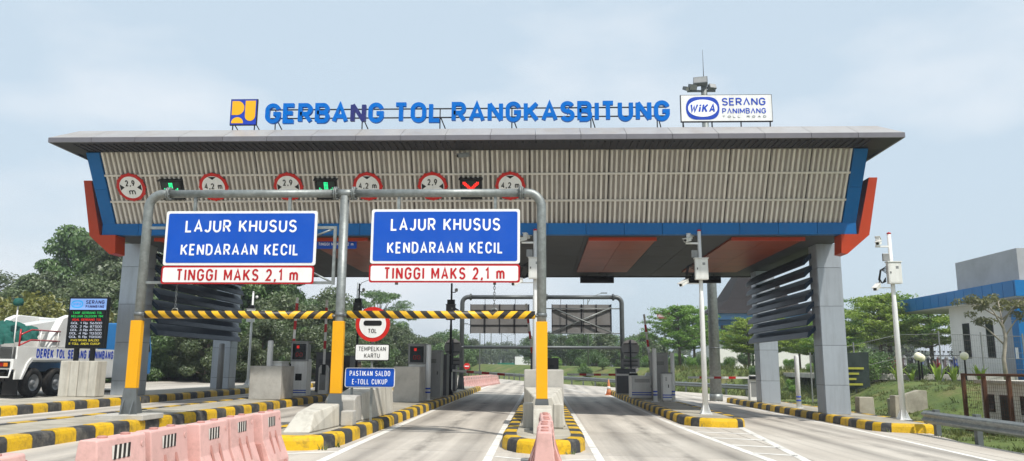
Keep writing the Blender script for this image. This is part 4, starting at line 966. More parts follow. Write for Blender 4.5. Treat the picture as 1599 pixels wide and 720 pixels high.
def cabinet(x, y, w, d, h, mat, label, stripes=False, cap=False):
    r = root('equipment_cabinet', (x, y, it(x)), label=label, cat='cabinet')
    b = MB().box(-w/2, w/2, -d/2, d/2, .06, h).build('body', mat, r, local=True, bevel=.012)
    MB().box(-w/2+.04, w/2-.04, -d/2+.03, d/2-.03, 0, .06).build('plinth', 'concrete', r, local=True)
    MB().box(-w/2+.05, w/2-.05, -d/2-.008, -d/2, .14, h-.08).build('door', mat, b, local=True)
    MB().box(w/2-.14, w/2-.11, -d/2-.025, -d/2-.008, h*.5, h*.5+.12).build('handle', 'black_plastic', b, local=True)
    for k in range(4): MB().box(-w/2+.12, w/2-.18, -d/2-.013, -d/2-.008, h*.75+k*.04, h*.75+k*.04+.015).build('vent_slot', 'black_plastic', b, local=True)
    MB().box(-w/2-.03, w/2+.03, -d/2-.04, d/2+.03, h, h+.035).build('lid', 'cabinet_dark' if cap else mat, r, local=True)
    if stripes:
        for z0 in (.16, .25): MB().box(-w/2-.003, w/2+.003, -d/2-.012, -d/2-.009, z0, z0+.04).build('stripe', 'print_blue', b, local=True)
cabinet(-4.1, 29.9, .6, .8, 1.75, 'cabinet_grey', 'tall grey lane cabinet right behind the payment screen')
cabinet(-3.98, 31.2, .5, .9, 1.62, 'cabinet_dark', 'brownish dark lane cabinet beside the grey cabinet')
cabinet(-4.45, 36.4, 1.0, .8, 1.2, 'cabinet_dark', 'wide dark lane cabinet below the back of a round sign')
cabinet(4.18, 39.6, .95, .8, 1.25, 'cabinet_dark', 'wide dark cabinet at the far end of the chevron island')
cabinet(4.35, 34.6, .95, .8, .95, 'cabinet_white', 'low white cabinet with blue stripes on the chevron island', True)
cabinet(5.05, 34.2, .7, .7, 1.95, 'cabinet_grey', 'tall grey cabinet between the two white bollards')
cabinet(5.02, 32.1, .36, .4, 1.12, 'cabinet_white', 'small white cabinet with dark lid beside a white bollard', True, True)
cabinet(-.2, 31.6, .5, .8, 1.75, 'cabinet_dark', 'dark cabinet behind the tallest block of the central island')
cabinet(.45, 33.2, .5, .8, 1.6, 'cabinet_dark', 'narrow dark cabinet right of the central yellow pole')
cabinet(-9.45, 27.9, .5, .8, 1.2, 'cabinet_white', 'low white cabinet beside the boom gate behind the big grey block', True)
cabinet(-8.75, 32.0, .8, .9, 1.6, 'cabinet_dark', 'dark cabinet between the boom gates behind the grey block')
cabinet(-8.65, 34.2, .7, .9, 1.5, 'cabinet_dark', 'dark cabinet farthest back on the island of the big grey block')
def bollard(x, y, h, label, rad=.085, mat='white_paint', band=True):
    r = root('bollard', (x, y, it(x)), label=label, cat='bollard')
    MB().lathe([(rad, 0), (rad, h-.03), (rad*.8, h), (.0001, h+.01)], 14).build('post', mat, r, local=True)
    if band:
        for z0 in (.25, .38): MB().lathe([(rad+.002, z0), (rad+.002, z0+.05)], 14).build('band', 'print_blue', r, local=True)
    MB().lathe([(rad*2, 0), (rad*2, .015)], 14).build('base_plate', mat, r, local=True)
bollard(4.5, 31.6, 2.1, 'tall white bollard next to the low striped cabinet'); bollard(5.32, 32.3, 1.95, 'tall white bollard next to the small lidded cabinet')
bollard(-4.05, 28.0, 1.95, 'tall white bollard beside the payment screen', .09); bollard(-9.6, 27.4, 1.95, 'white bollard rising behind the big grey block', .1, band=False)
bollard(9.4, 29.4, 1.9, 'white bollard between the two columns below the louvres', .085)
bollard(-13.5, 32.6, 1.9, 'grey square post beside the rear left column', .12, 'cabinet_grey', False)
def boom(x, y, ang, sgn, label, L_=2.9, arm_z=1.0):
    """barrier housing with a striped arm; ang = 0 lowered, 90 raised"""
    r = root('boom_gate', (x, y, it(x)), label=label, cat='boom gate')
    h = MB().prism([(-.17, 0), (.17, 0), (.17, 1.0), (.1, 1.12), (-.1, 1.12), (-.17, 1.0)], -.17, .17, 'y').build('housing', 'cabinet_white', r, local=True, bevel=.012)
    MB().box(-.12, .12, -.176, -.17, .15, .8).build('door', 'cabinet_grey', h, local=True)
    m4 = Matrix.Translation((sgn*.05, -.22, arm_z)) @ Matrix.Rotation(-R(ang)*sgn, 4, 'Y')
    a = MB().box(*sorted((0, sgn*L_)), -.02, .02, -.045, .045, m4).build('arm', 'boom_white', r, local=True)
    n = int(L_/.7)
    for k in range(n):
        u = .75 + k*.66
        if u+.3 < L_: MB().box(*sorted((sgn*u, sgn*(u+.32))), -.024, .024, -.049, .049, m4).build('red_band', 'boom_red', a, local=True)
    MB().box(*sorted((-sgn*.25, sgn*.15)), -.05, .05, -.07, .07, m4).build('arm_clamp', 'black_plastic', r, local=True)
boom(-4.0, 33.6, -4, 1, 'boom gate with its red and white arm lowered across the central lane', 2.8, 1.02)
boom(4.15, 36.2, 0, -1, 'boom gate with its arm lowered across the lane right of the central island', 2.95)
boom(9.6, 36.4, 0, -1, 'boom gate with its arm lowered beside the rear right column', 2.9)
boom(-9.3, 29.0, 88, 1, 'boom gate with raised arm behind the big grey block', 2.6); boom(-8.65, 31.0, 90, 1, 'boom gate with raised arm beside the middle portal pole', 2.7)
boom(-.35, 33.0, 97, 1, 'boom gate with raised arm left of the central pole', 2.9); boom(4.75, 35.2, 96, 1, 'boom gate with raised dark arm behind the tall grey cabinet', 2.2, 1.5)
c = root('traffic_cone', (3.75, 44.5, gz(3.75)), label='small orange traffic cone at the far end of the chevron island', cat='cone')
MB().lathe([(.17, .03), (.12, .25), (.07, .6), (.03, .85), (.0001, .86)], 14).build('body', 'traffic_orange', c, local=True); MB().box(-.22, .22, -.22, .22, 0, .03).build('base', 'traffic_orange', c, local=True)
MB().lathe([(.112, .33), (.088, .48)], 14).build('band', 'boom_white', c, local=True)
n_ = root('no_entry_sign', (-6.3, 66, gz(-6.3)), label='small red no entry sign above the distant pink barriers', cat='road sign')
MB().tube([(0,.05,0), (0,.05,1.6)], .03, 8).build('post', 'galv', n_, local=True); MB().prism(disc(0, 1.35, .27, 24), 0, .02).build('disc', 'sign_red', n_, local=True); MB().box(-.18, .18, -.01, 0, 1.31, 1.39).build('white_bar', 'sign_white', n_, local=True)

# ------------------------------------------------------------------ floodlight mast behind the gate
ms = root('floodlight_mast', (8.72, 40.0, gz(8.72)), label='tall grey mast behind the gate with floodlights showing above the roof board', cat='mast')
MB().tube([(0,0,0), (0,0,6), (0,0,17.0)], [.3, .24, .16], 14).build('pole', 'galv', ms, local=True)
MB().lathe([(.33, 0), (.33, .35)], 14).build('base_collar', 'galv', ms, local=True)
for z0 in (.9, 2.6): MB().lathe([(.285-.0, z0), (.285, z0+.05)], 14).build('band', 'galv_dark', ms, local=True)
MB().tube([(0,0,17), (0,0,18.6)], [.02, .008], 6).build('lightning_rod', 'dark_steel', ms, local=True)
MB().box(-.9, .6, -.05, .05, 16.2, 16.3).build('crossarm', 'galv_dark', ms, local=True)
for x, zz, w, rx, rz in ((-.2, 16.75, .75, -35, -15), (-.62, 16.45, .42, 30, 10), (.4, 16.42, .4, -25, 20), (-.95, 16.35, .3, 25, 35)):
    m4 = Matrix.Translation((x, -.1, zz)) @ Matrix.Rotation(R(rz), 4, 'Z') @ Matrix.Rotation(R(rx), 4, 'X')
    f = MB().prism([(-.12, -w*.38), (.16, -w*.3), (.16, w*.3), (-.12, w*.38)], -w/2, w/2, 'x', m4).build('floodlight', 'galv_dark', ms, local=True, bevel=.01)
    MB().box(-w*.44, w*.44, -.128, -.121, -w*.32, w*.32, m4).build('glass', 'cabinet_grey', f, local=True)

# ------------------------------------------------------------------ recovery truck behind the left island
TX = -17.6; tg = gz(-18.6)
tr = root('recovery_truck', (-18.8, 29.5, tg), label='white recovery truck with blue lettering behind the price display', cat='truck')
def wheel(parent, x, y, z, rad=.5, w=.28, side=1, mat='tyre', r2='rim'):
    m4 = Matrix.Translation((x, y, z)) @ Matrix.Rotation(side*PI/2, 4, 'Y')
    k = rad
    t_ = MB().lathe([(k*.55, -w/2), (k*.93, -w/2), (k, -w/2+.05), (k, w/2-.05), (k*.93, w/2), (k*.58, w/2), (k*.55, w/2-.12)], 28, m4, False).build('wheel', mat, parent)
    MB().lathe([(k*.6, w/2-.01), (k*.56, w/2-.02), (k*.42, w/2-.12), (k*.2, w/2-.1), (k*.17, w/2-.01), (.00005, w/2)], 24, m4, False).build('rim', r2, t_)
for y in (26.75, 28.05): 
    wheel(tr, TX-.16, y, tg+.5); wheel(tr, TX-2.24, y, tg+.5, side=-1)
wheel(tr, TX-.16, 33.4, tg+.5); wheel(tr, TX-2.24, 33.4, tg+.5, side=-1)
MB().box(TX-1.9, TX-.5, 25.9, 35.0, tg+.55, tg+.85).build('chassis', 'chassis', tr)
side_ = [(25.65, tg+1.25), (25.95, tg+.95), (26.05, tg+.95), (26.2, tg+1.13), (28.6, tg+1.13), (28.75, tg+.75), (31.7, tg+.75), (31.7, tg+1.85), (25.65, tg+1.55)]
side_ = [(25.7, tg+.62), (26.1, tg+.62), (26.25, tg+1.08), (26.45, tg+1.2), (28.35, tg+1.2), (28.6, tg+1.05), (28.75, tg+.6), (31.9, tg+.6), (31.9, tg+1.72), (25.7, tg+1.72)]
for x0 in (TX-.06, TX-2.4): MB().prism(side_, x0, x0+.06, 'x').build('side_panel', 'truck_white', tr, bevel=.01)
MB().box(TX-2.33, TX-.07, 25.75, 31.85, tg+1.2, tg+1.3).build('deck', 'chassis', tr)
arch = [(25.95, tg+.62), (26.02, tg+.62), (26.3, tg+1.1), (26.5, tg+1.27), (28.3, tg+1.27), (28.62, tg+1.1), (28.82, tg+.62), (28.88, tg+.62), (28.68, tg+1.15), (28.4, tg+1.34), (26.4, tg+1.34), (26.2, tg+1.15)]
MB().prism(arch, TX, TX+.05, 'x').build('wheel_arch', 'truck_white', tr)
MB().box(TX-2.4, TX-.0, 25.55, 25.7, tg+.95, tg+1.3).build('rear_beam', 'truck_white', tr)
for s in (0, 1):
    x0 = TX-.55 if s == 0 else TX-2.3
    lp = MB().box(x0, x0+.45, 25.5, 25.549, tg+1.0, tg+1.22).build('tail_lamp', 'black_plastic', tr); MB().box(x0+.05, x0+.24, 25.49, 25.5, tg+1.05, tg+1.17).build('red_lens', 'lamp_red', lp); MB().box(x0+.26, x0+.4, 25.49, 25.5, tg+1.05, tg+1.17).build('orange_lens', 'lamp_orange', lp)
    MB().box(x0-.02, x0+.5, 25.95, 26.0, tg+.1, tg+.85).build('mudflap', 'chassis', tr)
MB().tube([(TX-.5, 25.5, tg+.95), (TX-.5, 25.42, tg+.7), (TX-.02, 25.42, tg+.7), (TX-.02, 25.5, tg+1.0)], .03, 6).build('lamp_guard', 'truck_white', tr)
# lettering runs along the road-facing flank, read from the road
def flank(s, y0, y1, z_, h_):
    me = text_mesh(s, y1-y0, h_, 'print_blue', bold=.05)
    o = bpy.data.objects.new('lettering', me); o['kind'] = 'stuff'; link(o, tr, WM[tr.name].inverted() @ Matrix.Translation((TX+.006, (y0+y1)/2, z_)) @ Matrix.Rotation(PI/2, 4, 'Z'))
flank('DEREK TOL SERANG PANIMBANG', 26.7, 31.6, tg+1.5, .33)
# superstructure: white cowl, red rails, boom under a green sheet, beacon
cw = [(27.6, tg+1.72), (30.6, tg+1.72), (30.6, tg+2.95), (28.6, tg+2.95), (28.15, tg+2.8), (27.75, tg+2.2)]
MB().prism(cw, TX-.35, TX-.08, 'x').build('cowl', 'truck_white', tr, bevel=.03); MB().prism(cw, TX-2.3, TX-2.05, 'x').build('cowl', 'truck_white', tr, bevel=.03)
MB().box(TX-2.05, TX-.35, 29.7, 30.6, tg+1.3, tg+2.9).build('bulkhead', 'truck_white', tr, bevel=.03)
MB().box(TX-.079, TX-.06, 28.9, 29.5, tg+2.68, tg+2.84).build('side_lamp', 'rust', tr)
MB().box(TX-.079, TX-.05, 28.6, 30.2, tg+1.75, tg+2.25).build('vent_grille', 'cabinet_dark', tr)
for zz in (tg+1.95, tg+2.3): MB().tube([(TX-.05, 25.8, zz-.2), (TX-.05, 26.4, zz), (TX-.05, 28.0, zz)], .03, 6).build('rail', 'truck_red', tr)
for y in (25.82, 26.9, 27.9): MB().tube([(TX-.05, y, tg+1.7), (TX-.05, y, tg+2.3)], .03, 6).build('rail_post', 'truck_red' if y < 26 else 'truck_white', tr)
MB().tube([(TX-.03, 29.0, tg+1.75), (TX-.03, 30.6, tg+2.7)], .035, 6).build('rail', 'truck_red', tr)
MB().prism([(25.8, tg+1.3), (26.3, tg+1.3), (26.2, tg+2.3), (25.95, tg+2.3)], TX-1.3, TX-1.1, 'x').build('boom_cradle', 'truck_white', tr)
MB().prism([(25.3, tg+1.75), (25.6, tg+1.75), (29.8, tg+2.5), (29.8, tg+2.9), (25.3, tg+2.2)], TX-1.5, TX-.9, 'x').build('boom', 'truck_white', tr, bevel=.03)
rg = random.Random(4); m = MB(); n1, n2 = 18, 12
for i in range(n1+1):
    for j in range(n2+1):
        y = 25.2+2.2*i/n1; a = PI*j/n2; rr = .62+.12*math.sin(i*1.7+j)+rg.uniform(-.05, .05)
        m.v.append((TX-1.2-rr*math.cos(a)*1.25, y, tg+1.75+i*.015+rr*math.sin(a)*(1.05-.25*abs(i-8)/9)))
m.f = [(i*(n2+1)+j, i*(n2+1)+j+1, (i+1)*(n2+1)+j+1, (i+1)*(n2+1)+j) for i in range(n1) for j in range(n2)]; m.sm = [True]*len(m.f)
m.build('sheet', 'tarp', tr, fix=False)
MB().tube([(TX-.3, 25.9, tg+1.3), (TX-.3, 25.9, tg+3.1)], .025, 6).build('beacon_pole', 'truck_white', tr)
MB().lathe([(.0001, 0), (.14, .03), (.17, .14), (.12, .26), (.0001, .29)], 12, Matrix.Translation((TX-.3, 25.9, tg+3.08))).build('covered_beacon', 'tarp', tr)
MB().prism([(32.1, tg+.7), (34.9, tg+.7), (34.9, tg+1.7), (34.55, tg+2.75), (32.1, tg+2.85)], TX-2.35, TX-.05, 'x').build('cab', 'truck_blue', tr, bevel=.05)
MB().prism([(33.3, tg+1.7), (34.7, tg+1.7), (34.45, tg+2.55), (33.3, tg+2.6)], TX-.049, TX-.03, 'x').build('cab_window', 'glass', tr)

# ------------------------------------------------------------------ guard rails
def guardrail(path, label, end=True, sg=1):
    r = root('guard_rail', (*path[0], terrain(*path[0])), label=label, cat='guard rail')
    prof = [(.0, .0), (.05, .04), (.085, .05), (.085, .1), (.03, .135), (.03, .175), (.085, .21), (.085, .26), (.05, .27), (0, .31)]
    P = [Vector((x, y, terrain(x, y)+.42)) for x, y in path]
    m = MB(); n = len(prof)
    for i, p in enumerate(P):
        d = (P[min(i+1, len(P)-1)]-P[max(i-1, 0)]); d.z = 0; d.normalize(); nn = Vector((-d.y, d.x, 0))*sg
        for u, v in prof: m.v.append(p+nn*u+Vector((0,0,v)))
    k = len(P)*n
    for i, p in enumerate(P):
        d = (P[min(i+1, len(P)-1)]-P[max(i-1, 0)]); d.z = 0; d.normalize(); nn = Vector((-d.y, d.x, 0))*sg
        for u, v in prof: m.v.append(p+nn*(u-.012)+Vector((0,0,v)))
    for b_, fl in ((0, 0), (k, 1)):
        for i in range(len(P)-1):
            for j in range(n-1): m.f.append((b_+i*n+j, b_+i*n+j+1, b_+(i+1)*n+j+1, b_+(i+1)*n+j)); m.sm.append(True)
    m.build('beam', 'galv', r, fix=True)
    if end:
        d = (P[0]-P[1]).normalized(); a = P[0]; nn = Vector((d.y, -d.x, 0))*sg
        m = MB(); N = 8
        for q in range(N+1):
            t = PI*1.1*q/N; c_ = a + d*(.14*math.sin(t)+.02) + nn*(-.0-.13*(1-math.cos(t))) 
            m.v += [c_+Vector((0,0,.0)), c_+Vector((0,0,.31))]
        m.f = [(2*i, 2*i+1, 2*i+3, 2*i+2) for i in range(N)]; m.sm = [True]*N; m.build('end_terminal', 'galv', r, fix=True)
    step = 2.0; acc = .5
    for a, b_ in zip(P, P[1:]):
        L_ = (b_-a).length; u = acc
        while u < L_:
            q = a.lerp(b_, u/L_); d = (b_-a).normalized(); nn = Vector((-d.y, d.x, 0))*sg; q2 = q-nn*.1; z0 = terrain(q2.x, q2.y)-.1
            MB().box(q2.x-.06, q2.x+.06, q2.y-.075, q2.y+.075, z0, q.z+.36).build('post', 'galv_dark', r); u += step
        acc = u-L_
guardrail([(10.0, 21.2), (9.95, 20.5), (9.9, 18.5), (9.85, 16.5), (9.8, 14), (9.8, 11)], 'grey guard rail with end terminal in the right foreground verge', sg=-1)
guardrail([(13.2, 47.8), (12.9, 50), (11.5, 53), (9.5, 56.3), (7.2, 60.5), (4.2, 66.5), (2.2, 70.4), (-1.5, 80), (-6.5, 95), (-13.5, 112)], 'long grey guard rail curving along the road beyond the canopy')

# ------------------------------------------------------------------ right-hand side: office, fence, cage, parked bikes
BX = 24.9                                          # road-facing fascia line of the office
ob_ = root('office_building', (30, 46, terrain(28, 46)-.2), label='white office with blue panelled canopy and grey rooftop box on the right', cat='building')
gb = terrain(28, 46)-.3
MB().box(BX+.9, BX+13, 42.6, 50.3, gb, 5.3).build('wall', 'wall_white', ob_)
MB().box(BX+.6, BX+.9, 42.2, 44.2, gb, 5.05).build('wall_grey', 'wall_grey', ob_)
nfp = 14; d = (55.6-41.8)/nfp
for i in range(nfp): MB().box(BX, BX+.12, 41.8+i*d+.025, 41.8+(i+1)*d-.025, 5.28, 6.12).build('fascia_panel', 'acp_blue', ob_)
for i in range(9): MB().box(BX+i*1.2+.025, BX+(i+1)*1.2-.025, 41.68, 41.79, 5.28, 6.12).build('fascia_panel', 'acp_blue', ob_)
for j in range(5):
    MB().box(BX+.0, BX+.98, 41.7, 42.3, gb+.02+j*.86, gb+.86+j*.86-.01).build('pier_panel', 'acp_blue', ob_)
    MB().box(BX+1.0, BX+2.2, 41.7, 42.3, gb+.02+j*.86, gb+.86+j*.86-.01).build('pier_panel', 'acp_blue', ob_)
MB().box(BX+.12, BX+13, 41.9, 55.5, 5.24, 5.34).build('canopy_soffit', 'wall_white', ob_)
MB().box(BX+.13, BX+13, 41.9, 55.5, 5.36, 5.6).build('roof', 'wall_grey', ob_)
MB().box(BX+1.2, BX+12, 43.2, 49.6, 5.6, 8.05).build('rooftop_box', 'wall_grey', ob_)
for y in (45.6, 48.1):
    w = MB().box(BX+.87, BX+.899, y, y+.75, 2.1, 4.2).build('window', 'dark_steel', ob_); MB().box(BX+.86, BX+.869, y+.06, y+.69, 2.17, 3.2).build('pane', 'glass', w); MB().box(BX+.86, BX+.869, y+.06, y+.69, 3.24, 4.14).build('pane', 'glass', w)
nt_ = MB().box(BX-.012, BX-.002, 41.95, 42.2, 2.0, 2.6).build('notice', 'print_white', ob_)
# mesh fence along the top of the bank
FY = lambda x: 40.0 + (x-15)*.15
fx = [13.4+i*2.3 for i in range(7)]
for i, (a, b) in enumerate(zip(fx, fx[1:])):
    r = root('fence_panel', (a, FY(a), terrain(a, FY(a))), label='tall wire mesh fence panel on the bank before the parked motorcycles', cat='fence', group='mesh fence panels on the bank')
    ya, yb = FY(a), FY(b); za_, zb2 = terrain(a, ya), terrain(b, yb)
    MB().box(a-.03, a+.03, ya-.03, ya+.03, za_-.1, za_+2.5).build('post', 'fence_grey', r)
    m = MB(); n = 18
    for k in range(1, n):
        t_ = k/n; x = a+(b-a)*t_; y = ya+(yb-ya)*t_; zz = za_+(zb2-za_)*t_; m.tube([(x, y, zz+.05), (x, y, zz+2.35)], .0045, 3, False)
    for k in range(9):
        hh = .08+2.26*k/8; m.tube([(a, ya, za_+hh), (b, yb, zb2+hh)], .0045, 3, False)
    m.build('wire_mesh', 'wire', r, fix=False)
    for hh in (.06, 1.2, 2.36): MB().tube([(a, ya, za_+hh), (b, yb, zb2+hh)], .012, 4).build('rail', 'fence_grey', r)
for k, (x, y, lab) in enumerate(((18.2, 38.7, 'cream globe lamp, left one of the close pair by the fence'), (18.75, 39.6, 'cream globe lamp, right one of the close pair by the fence'), (20.7, 39.3, 'cream globe lamp standing alone before the office wall'))):
    zz = terrain(x, y); r = root('globe_lamp', (x, y, zz), label=lab, cat='lamp', group='globe lamps along the fence')
    MB().lathe([(.05, 0), (.04, 1.0), (.07, 1.03)], 10).build('post', 'dark_steel', r, local=True); MB().lathe([(.0001, 1.0)]+[(.2*math.sin(PI*i/10), 1.21-.2*math.cos(PI*i/10)) for i in range(1, 10)]+[(.0001, 1.41)], 16).build('globe', 'globe', r, local=True)
bn = root('banner', (15.0, 39.7, terrain(15, 39.7)), label='dark green banner with yellow lettering tied to the fence by the column', cat='banner')
m = MB(); n = 10
for i in range(n+1):
    for j in range(4): m.v.append((13.55+2.7*i/n, 39.72+.05*math.sin(i*1.3+j), terrain(15, 39.7)+.55+1.75*j/3-.05*math.sin(PI*i/n)))
m.f = [(i*4+j, i*4+j+1, (i+1)*4+j+1, (i+1)*4+j) for i in range(n) for j in range(3)]; m.sm = [True]*len(m.f); m.build('cloth', 'banner', bn, fix=False)
for k, w_ in enumerate((2.1, 1.6, 1.3, 1.9)): MB().box(14.9-w_/2, 14.9+w_/2, 39.64, 39.645, terrain(15, 39.7)+1.45-.26*k, terrain(15, 39.7)+1.55-.26*k).build('text_strip', 'banner_text', bn)
# paved parking strip behind the fence
PZ = 1.17
MB().box(16.2, 24.7, 41.9, 58, .9, PZ).build('parking_pavement', 'concrete', None, 'pale paved parking strip behind the fence', 'pavement', kind='structure')
# motorcycles
def motorbike(mat):
    r = root('motorcycle', (0,0,0))
    for y in (-.62, .62):
        m4 = Matrix.Translation((0, y, .29)) @ Matrix.Rotation(PI/2, 4, 'Y')
        t_ = MB().lathe([(.2, -.045), (.27, -.05), (.29, 0), (.27, .05), (.2, .045)], 18, m4, False).build('wheel', 'tyre', r, local=True); MB().lathe([(.2, -.03), (.03, -.05), (.03, .05), (.2, .03)], 14, m4, False).build('rim', 'bike_silver', t_, local=True)
    MB().prism([(-.45, .38), (-.1, .3), (.25, .3), (.62, .52), (.85, .72), (.8, .8), (.35, .74), (.0, .58), (-.2, .62), (-.42, .95), (-.52, .9)], -.1, .1, 'x').build('body', mat, r, local=True, bevel=.04)
    MB().prism([(-.02, .7), (.1, .77), (.45, .82), (.8, .84), (.82, .77), (.3, .72)], -.12, .12, 'x').build('seat', 'bike_black', r, local=True, bevel=.03)
    MB().tube([(0, -.62, .3), (0, -.5, .7), (0, -.42, 1.0)], .035, 6).build('fork', 'bike_silver', r, local=True)
    MB().tube([(-.34, -.28, 1.02), (-.1, -.42, 1.03), (.1, -.42, 1.03), (.34, -.28, 1.02)], .02, 6).build('handlebar', 'bike_black', r, local=True)
    MB().lathe([(.09, 0), (.07, .05), (.0001, .07)], 12, Matrix.Translation((0, -.53, .88)) @ Matrix.Rotation(PI/2+.2, 4, 'X')).build('headlamp', 'cabinet_grey', r, local=True)
    for s in (-1, 1): MB().tube([(s*.25, -.35, 1.05), (s*.3, -.33, 1.22)], .01, 4).build('mirror_stem', 'bike_black', r, local=True); MB().box(s*.3-.05, s*.3+.05, -.345, -.325, 1.19, 1.27).build('mirror', 'bike_black', r, local=True)
    MB().prism([(-.85, .48), (-.62, .61), (-.4, .52), (-.42, .49), (-.62, .58), (-.83, .46)], -.05, .05, 'x').build('front_fender', mat, r, local=True)
    return r
cols = {k: motorbike(k) for k in ('bike_red', 'bike_blue', 'bike_black', 'bike_silver')}; usedb = set()
rg = random.Random(5)
for i in range(11):
    k = ('bike_blue', 'bike_black', 'bike_red', 'bike_red', 'bike_silver', 'bike_black', 'bike_blue', 'bike_black', 'bike_red', 'bike_silver', 'bike_blue')[i]
    x = 17.6+i*.55; y = 43.0+.2*i; loc = (x, y, PZ+.005); rz = R(rg.uniform(-30, -15))
    cn = {'bike_red': 'dark red', 'bike_blue': 'blue', 'bike_black': 'black', 'bike_silver': 'silver grey'}[k]; lab = cn+' motorcycle parked in the row behind the mesh fence'
    if k not in usedb: usedb.add(k); o = cols[k]; o.matrix_local = Matrix.Translation(loc) @ Matrix.Rotation(rz, 4, 'Z'); tag(o, lab, 'motorcycle', cn+' motorcycles behind the fence')
    else: o = copy_tree(cols[k], loc, rz, label=lab, group=cn+' motorcycles behind the fence'); o['category'] = 'motorcycle'
# rusty cage around a small electrical house
cg = root('rusty_cage', (13.4, 22.4, terrain(13.4, 22.4)), label='rusty steel cage with wire mesh behind the guard rail', cat='cage')
zc_ = terrain(13.4, 22.4)-.03
for x, y in ((12.65, 24.2), (12.65, 23.1), (12.65, 21.9), (12.65, 20.4), (14.6, 24.2), (14.6, 20.4)): MB().box(x-.045, x+.045, y-.045, y+.045, zc_, zc_+1.74).build('post', 'rust', cg)
for zz in (1.7, .1):
    for a, b in (((12.65, 20.45), (12.65, 24.15)), ((14.6, 20.45), (14.6, 24.15))): MB().box(a[0]-.035, a[0]+.035, a[1], b[1], zc_+zz-.03, zc_+zz+.03).build('rail', 'rust', cg)
    for y in (24.2, 20.4): MB().box(12.7, 14.55, y-.035, y+.035, zc_+zz-.03, zc_+zz+.03).build('rail', 'rust', cg)
m = MB()
for k in range(38): m.tube([(12.65, 20.45+k*.1, zc_+.1), (12.65, 20.45+k*.1, zc_+1.56)], .004, 3, False)
for k in range(14): m.tube([(12.65, 20.45, zc_+.15+k*.1), (12.65, 24.15, zc_+.15+k*.1)], .004, 3, False)
for k in range(19): m.tube([(12.7+k*.1, 20.4, zc_+.1), (12.7+k*.1, 20.4, zc_+1.56)], .004, 3, False)
m.build('wire_mesh', 'rust', cg, fix=False)
eh = root('electrical_kiosk', (13.7, 22.3, zc_), label='small grey kiosk with dark door and flat roof inside the rusty cage', cat='kiosk')
MB().box(12.98, 14.3, 20.9, 23.9, zc_, zc_+1.46).build('wall', 'wall_white', eh, bevel=.01); MB().box(12.85, 14.4, 20.75, 24.0, zc_+1.46, zc_+1.55).build('roof', 'concrete_white', eh)
MB().box(12.955, 12.979, 22.35, 22.95, zc_+.05, zc_+1.15).build('door', 'bike_black', eh)
for y in (21.6, 23.25): w = MB().box(12.955, 12.979, y, y+.4, zc_+.65, zc_+1.15).build('window', 'black_plastic', eh); MB().box(12.948, 12.954, y+.04, y+.36, zc_+.69, zc_+1.11).build('pane', 'glass', w)
MB().box(12.955, 12.979, 20.95, 21.4, zc_+.2, zc_+1.15).build('vent_panel', 'cabinet_grey', eh)
for k in range(8): MB().box(12.945, 12.954, 20.98, 21.37, zc_+.25+k*.11, zc_+.3+k*.11).build('louvre_slat', 'wall_grey', eh)
# concrete posts on the verge
for x, y, w, h, lab in ((11.2, 28.0, .55, .72, 'squat concrete post beside the right front column'), (11.3, 25.6, .42, .86, 'squat concrete post beside the white camera pole on the verge')):
    zz = gz(x)-.1; MB().prism([(x-w/2, zz), (x+w/2, zz), (x+w/2-.03, zz+h+.1), (x-w/2+.03, zz+h+.1)], y-.2, y+.2).build('concrete_post', 'concrete_top', None, lab, 'post', bevel=.02)
MB().prism([(13.3, terrain(13.4, 31)-.3), (14.7, terrain(14.7, 31)-.3), (14.7, .66), (14.4, .68), (13.3, .34)], 30.8, 31.1).build('retaining_wall', 'concrete_top', None, 'low grey concrete wall stub on the grass bank', 'wall', bevel=.02)
# far pavilion with a steep dark roof
pv = root('pavilion', (27, 108, 1.2), label='blue pavilion with steep dark tiled roof behind the right rear column', cat='building')
MB().box(23, 35, 103, 115, 4.9, 7.6).build('wall', 'gate_blue', pv); MB().box(23.2, 34.8, 103.2, 114.8, 1.0, 4.9).build('lower_wall', 'wall_white', pv)
for i in range(7): MB().box(23.4+i*1.6, 24.5+i*1.6, 102.9, 102.99, 4.4, 6.9).build('window', 'glass', pv)
MB().box(22, 36, 102, 116, 7.6, 8.4).build('eave_band', 'truck_blue', pv)
m = MB(); prof = [(0, 0), (1.6, .5), (3.4, 2.0), (5.2, 5.0), (6.6, 7.2)]
rings = []
for d_, h_ in prof: rings.append([(21.4+d_, 101.4+d_*.9, 8.4+h_), (36.6-d_, 101.4+d_*.9, 8.4+h_), (36.6-d_, 116.6-d_*.9, 8.4+h_), (21.4+d_, 116.6-d_*.9, 8.4+h_)])
vs_ = [p for q in rings for p in q]; fs_ = []
for i in range(len(rings)-1):
    for k in range(4): fs_.append((i*4+k, i*4+(k+1) % 4, (i+1)*4+(k+1) % 4, (i+1)*4+k))
fs_.append(tuple((len(rings)-1)*4+k for k in range(4))); m.add(vs_, fs_); m.build('roof', 'roof_tile', pv)
MB().box(27.9, 30.1, 107.4, 110.6, 15.5, 15.8).build('ridge', 'roof_tile', pv)
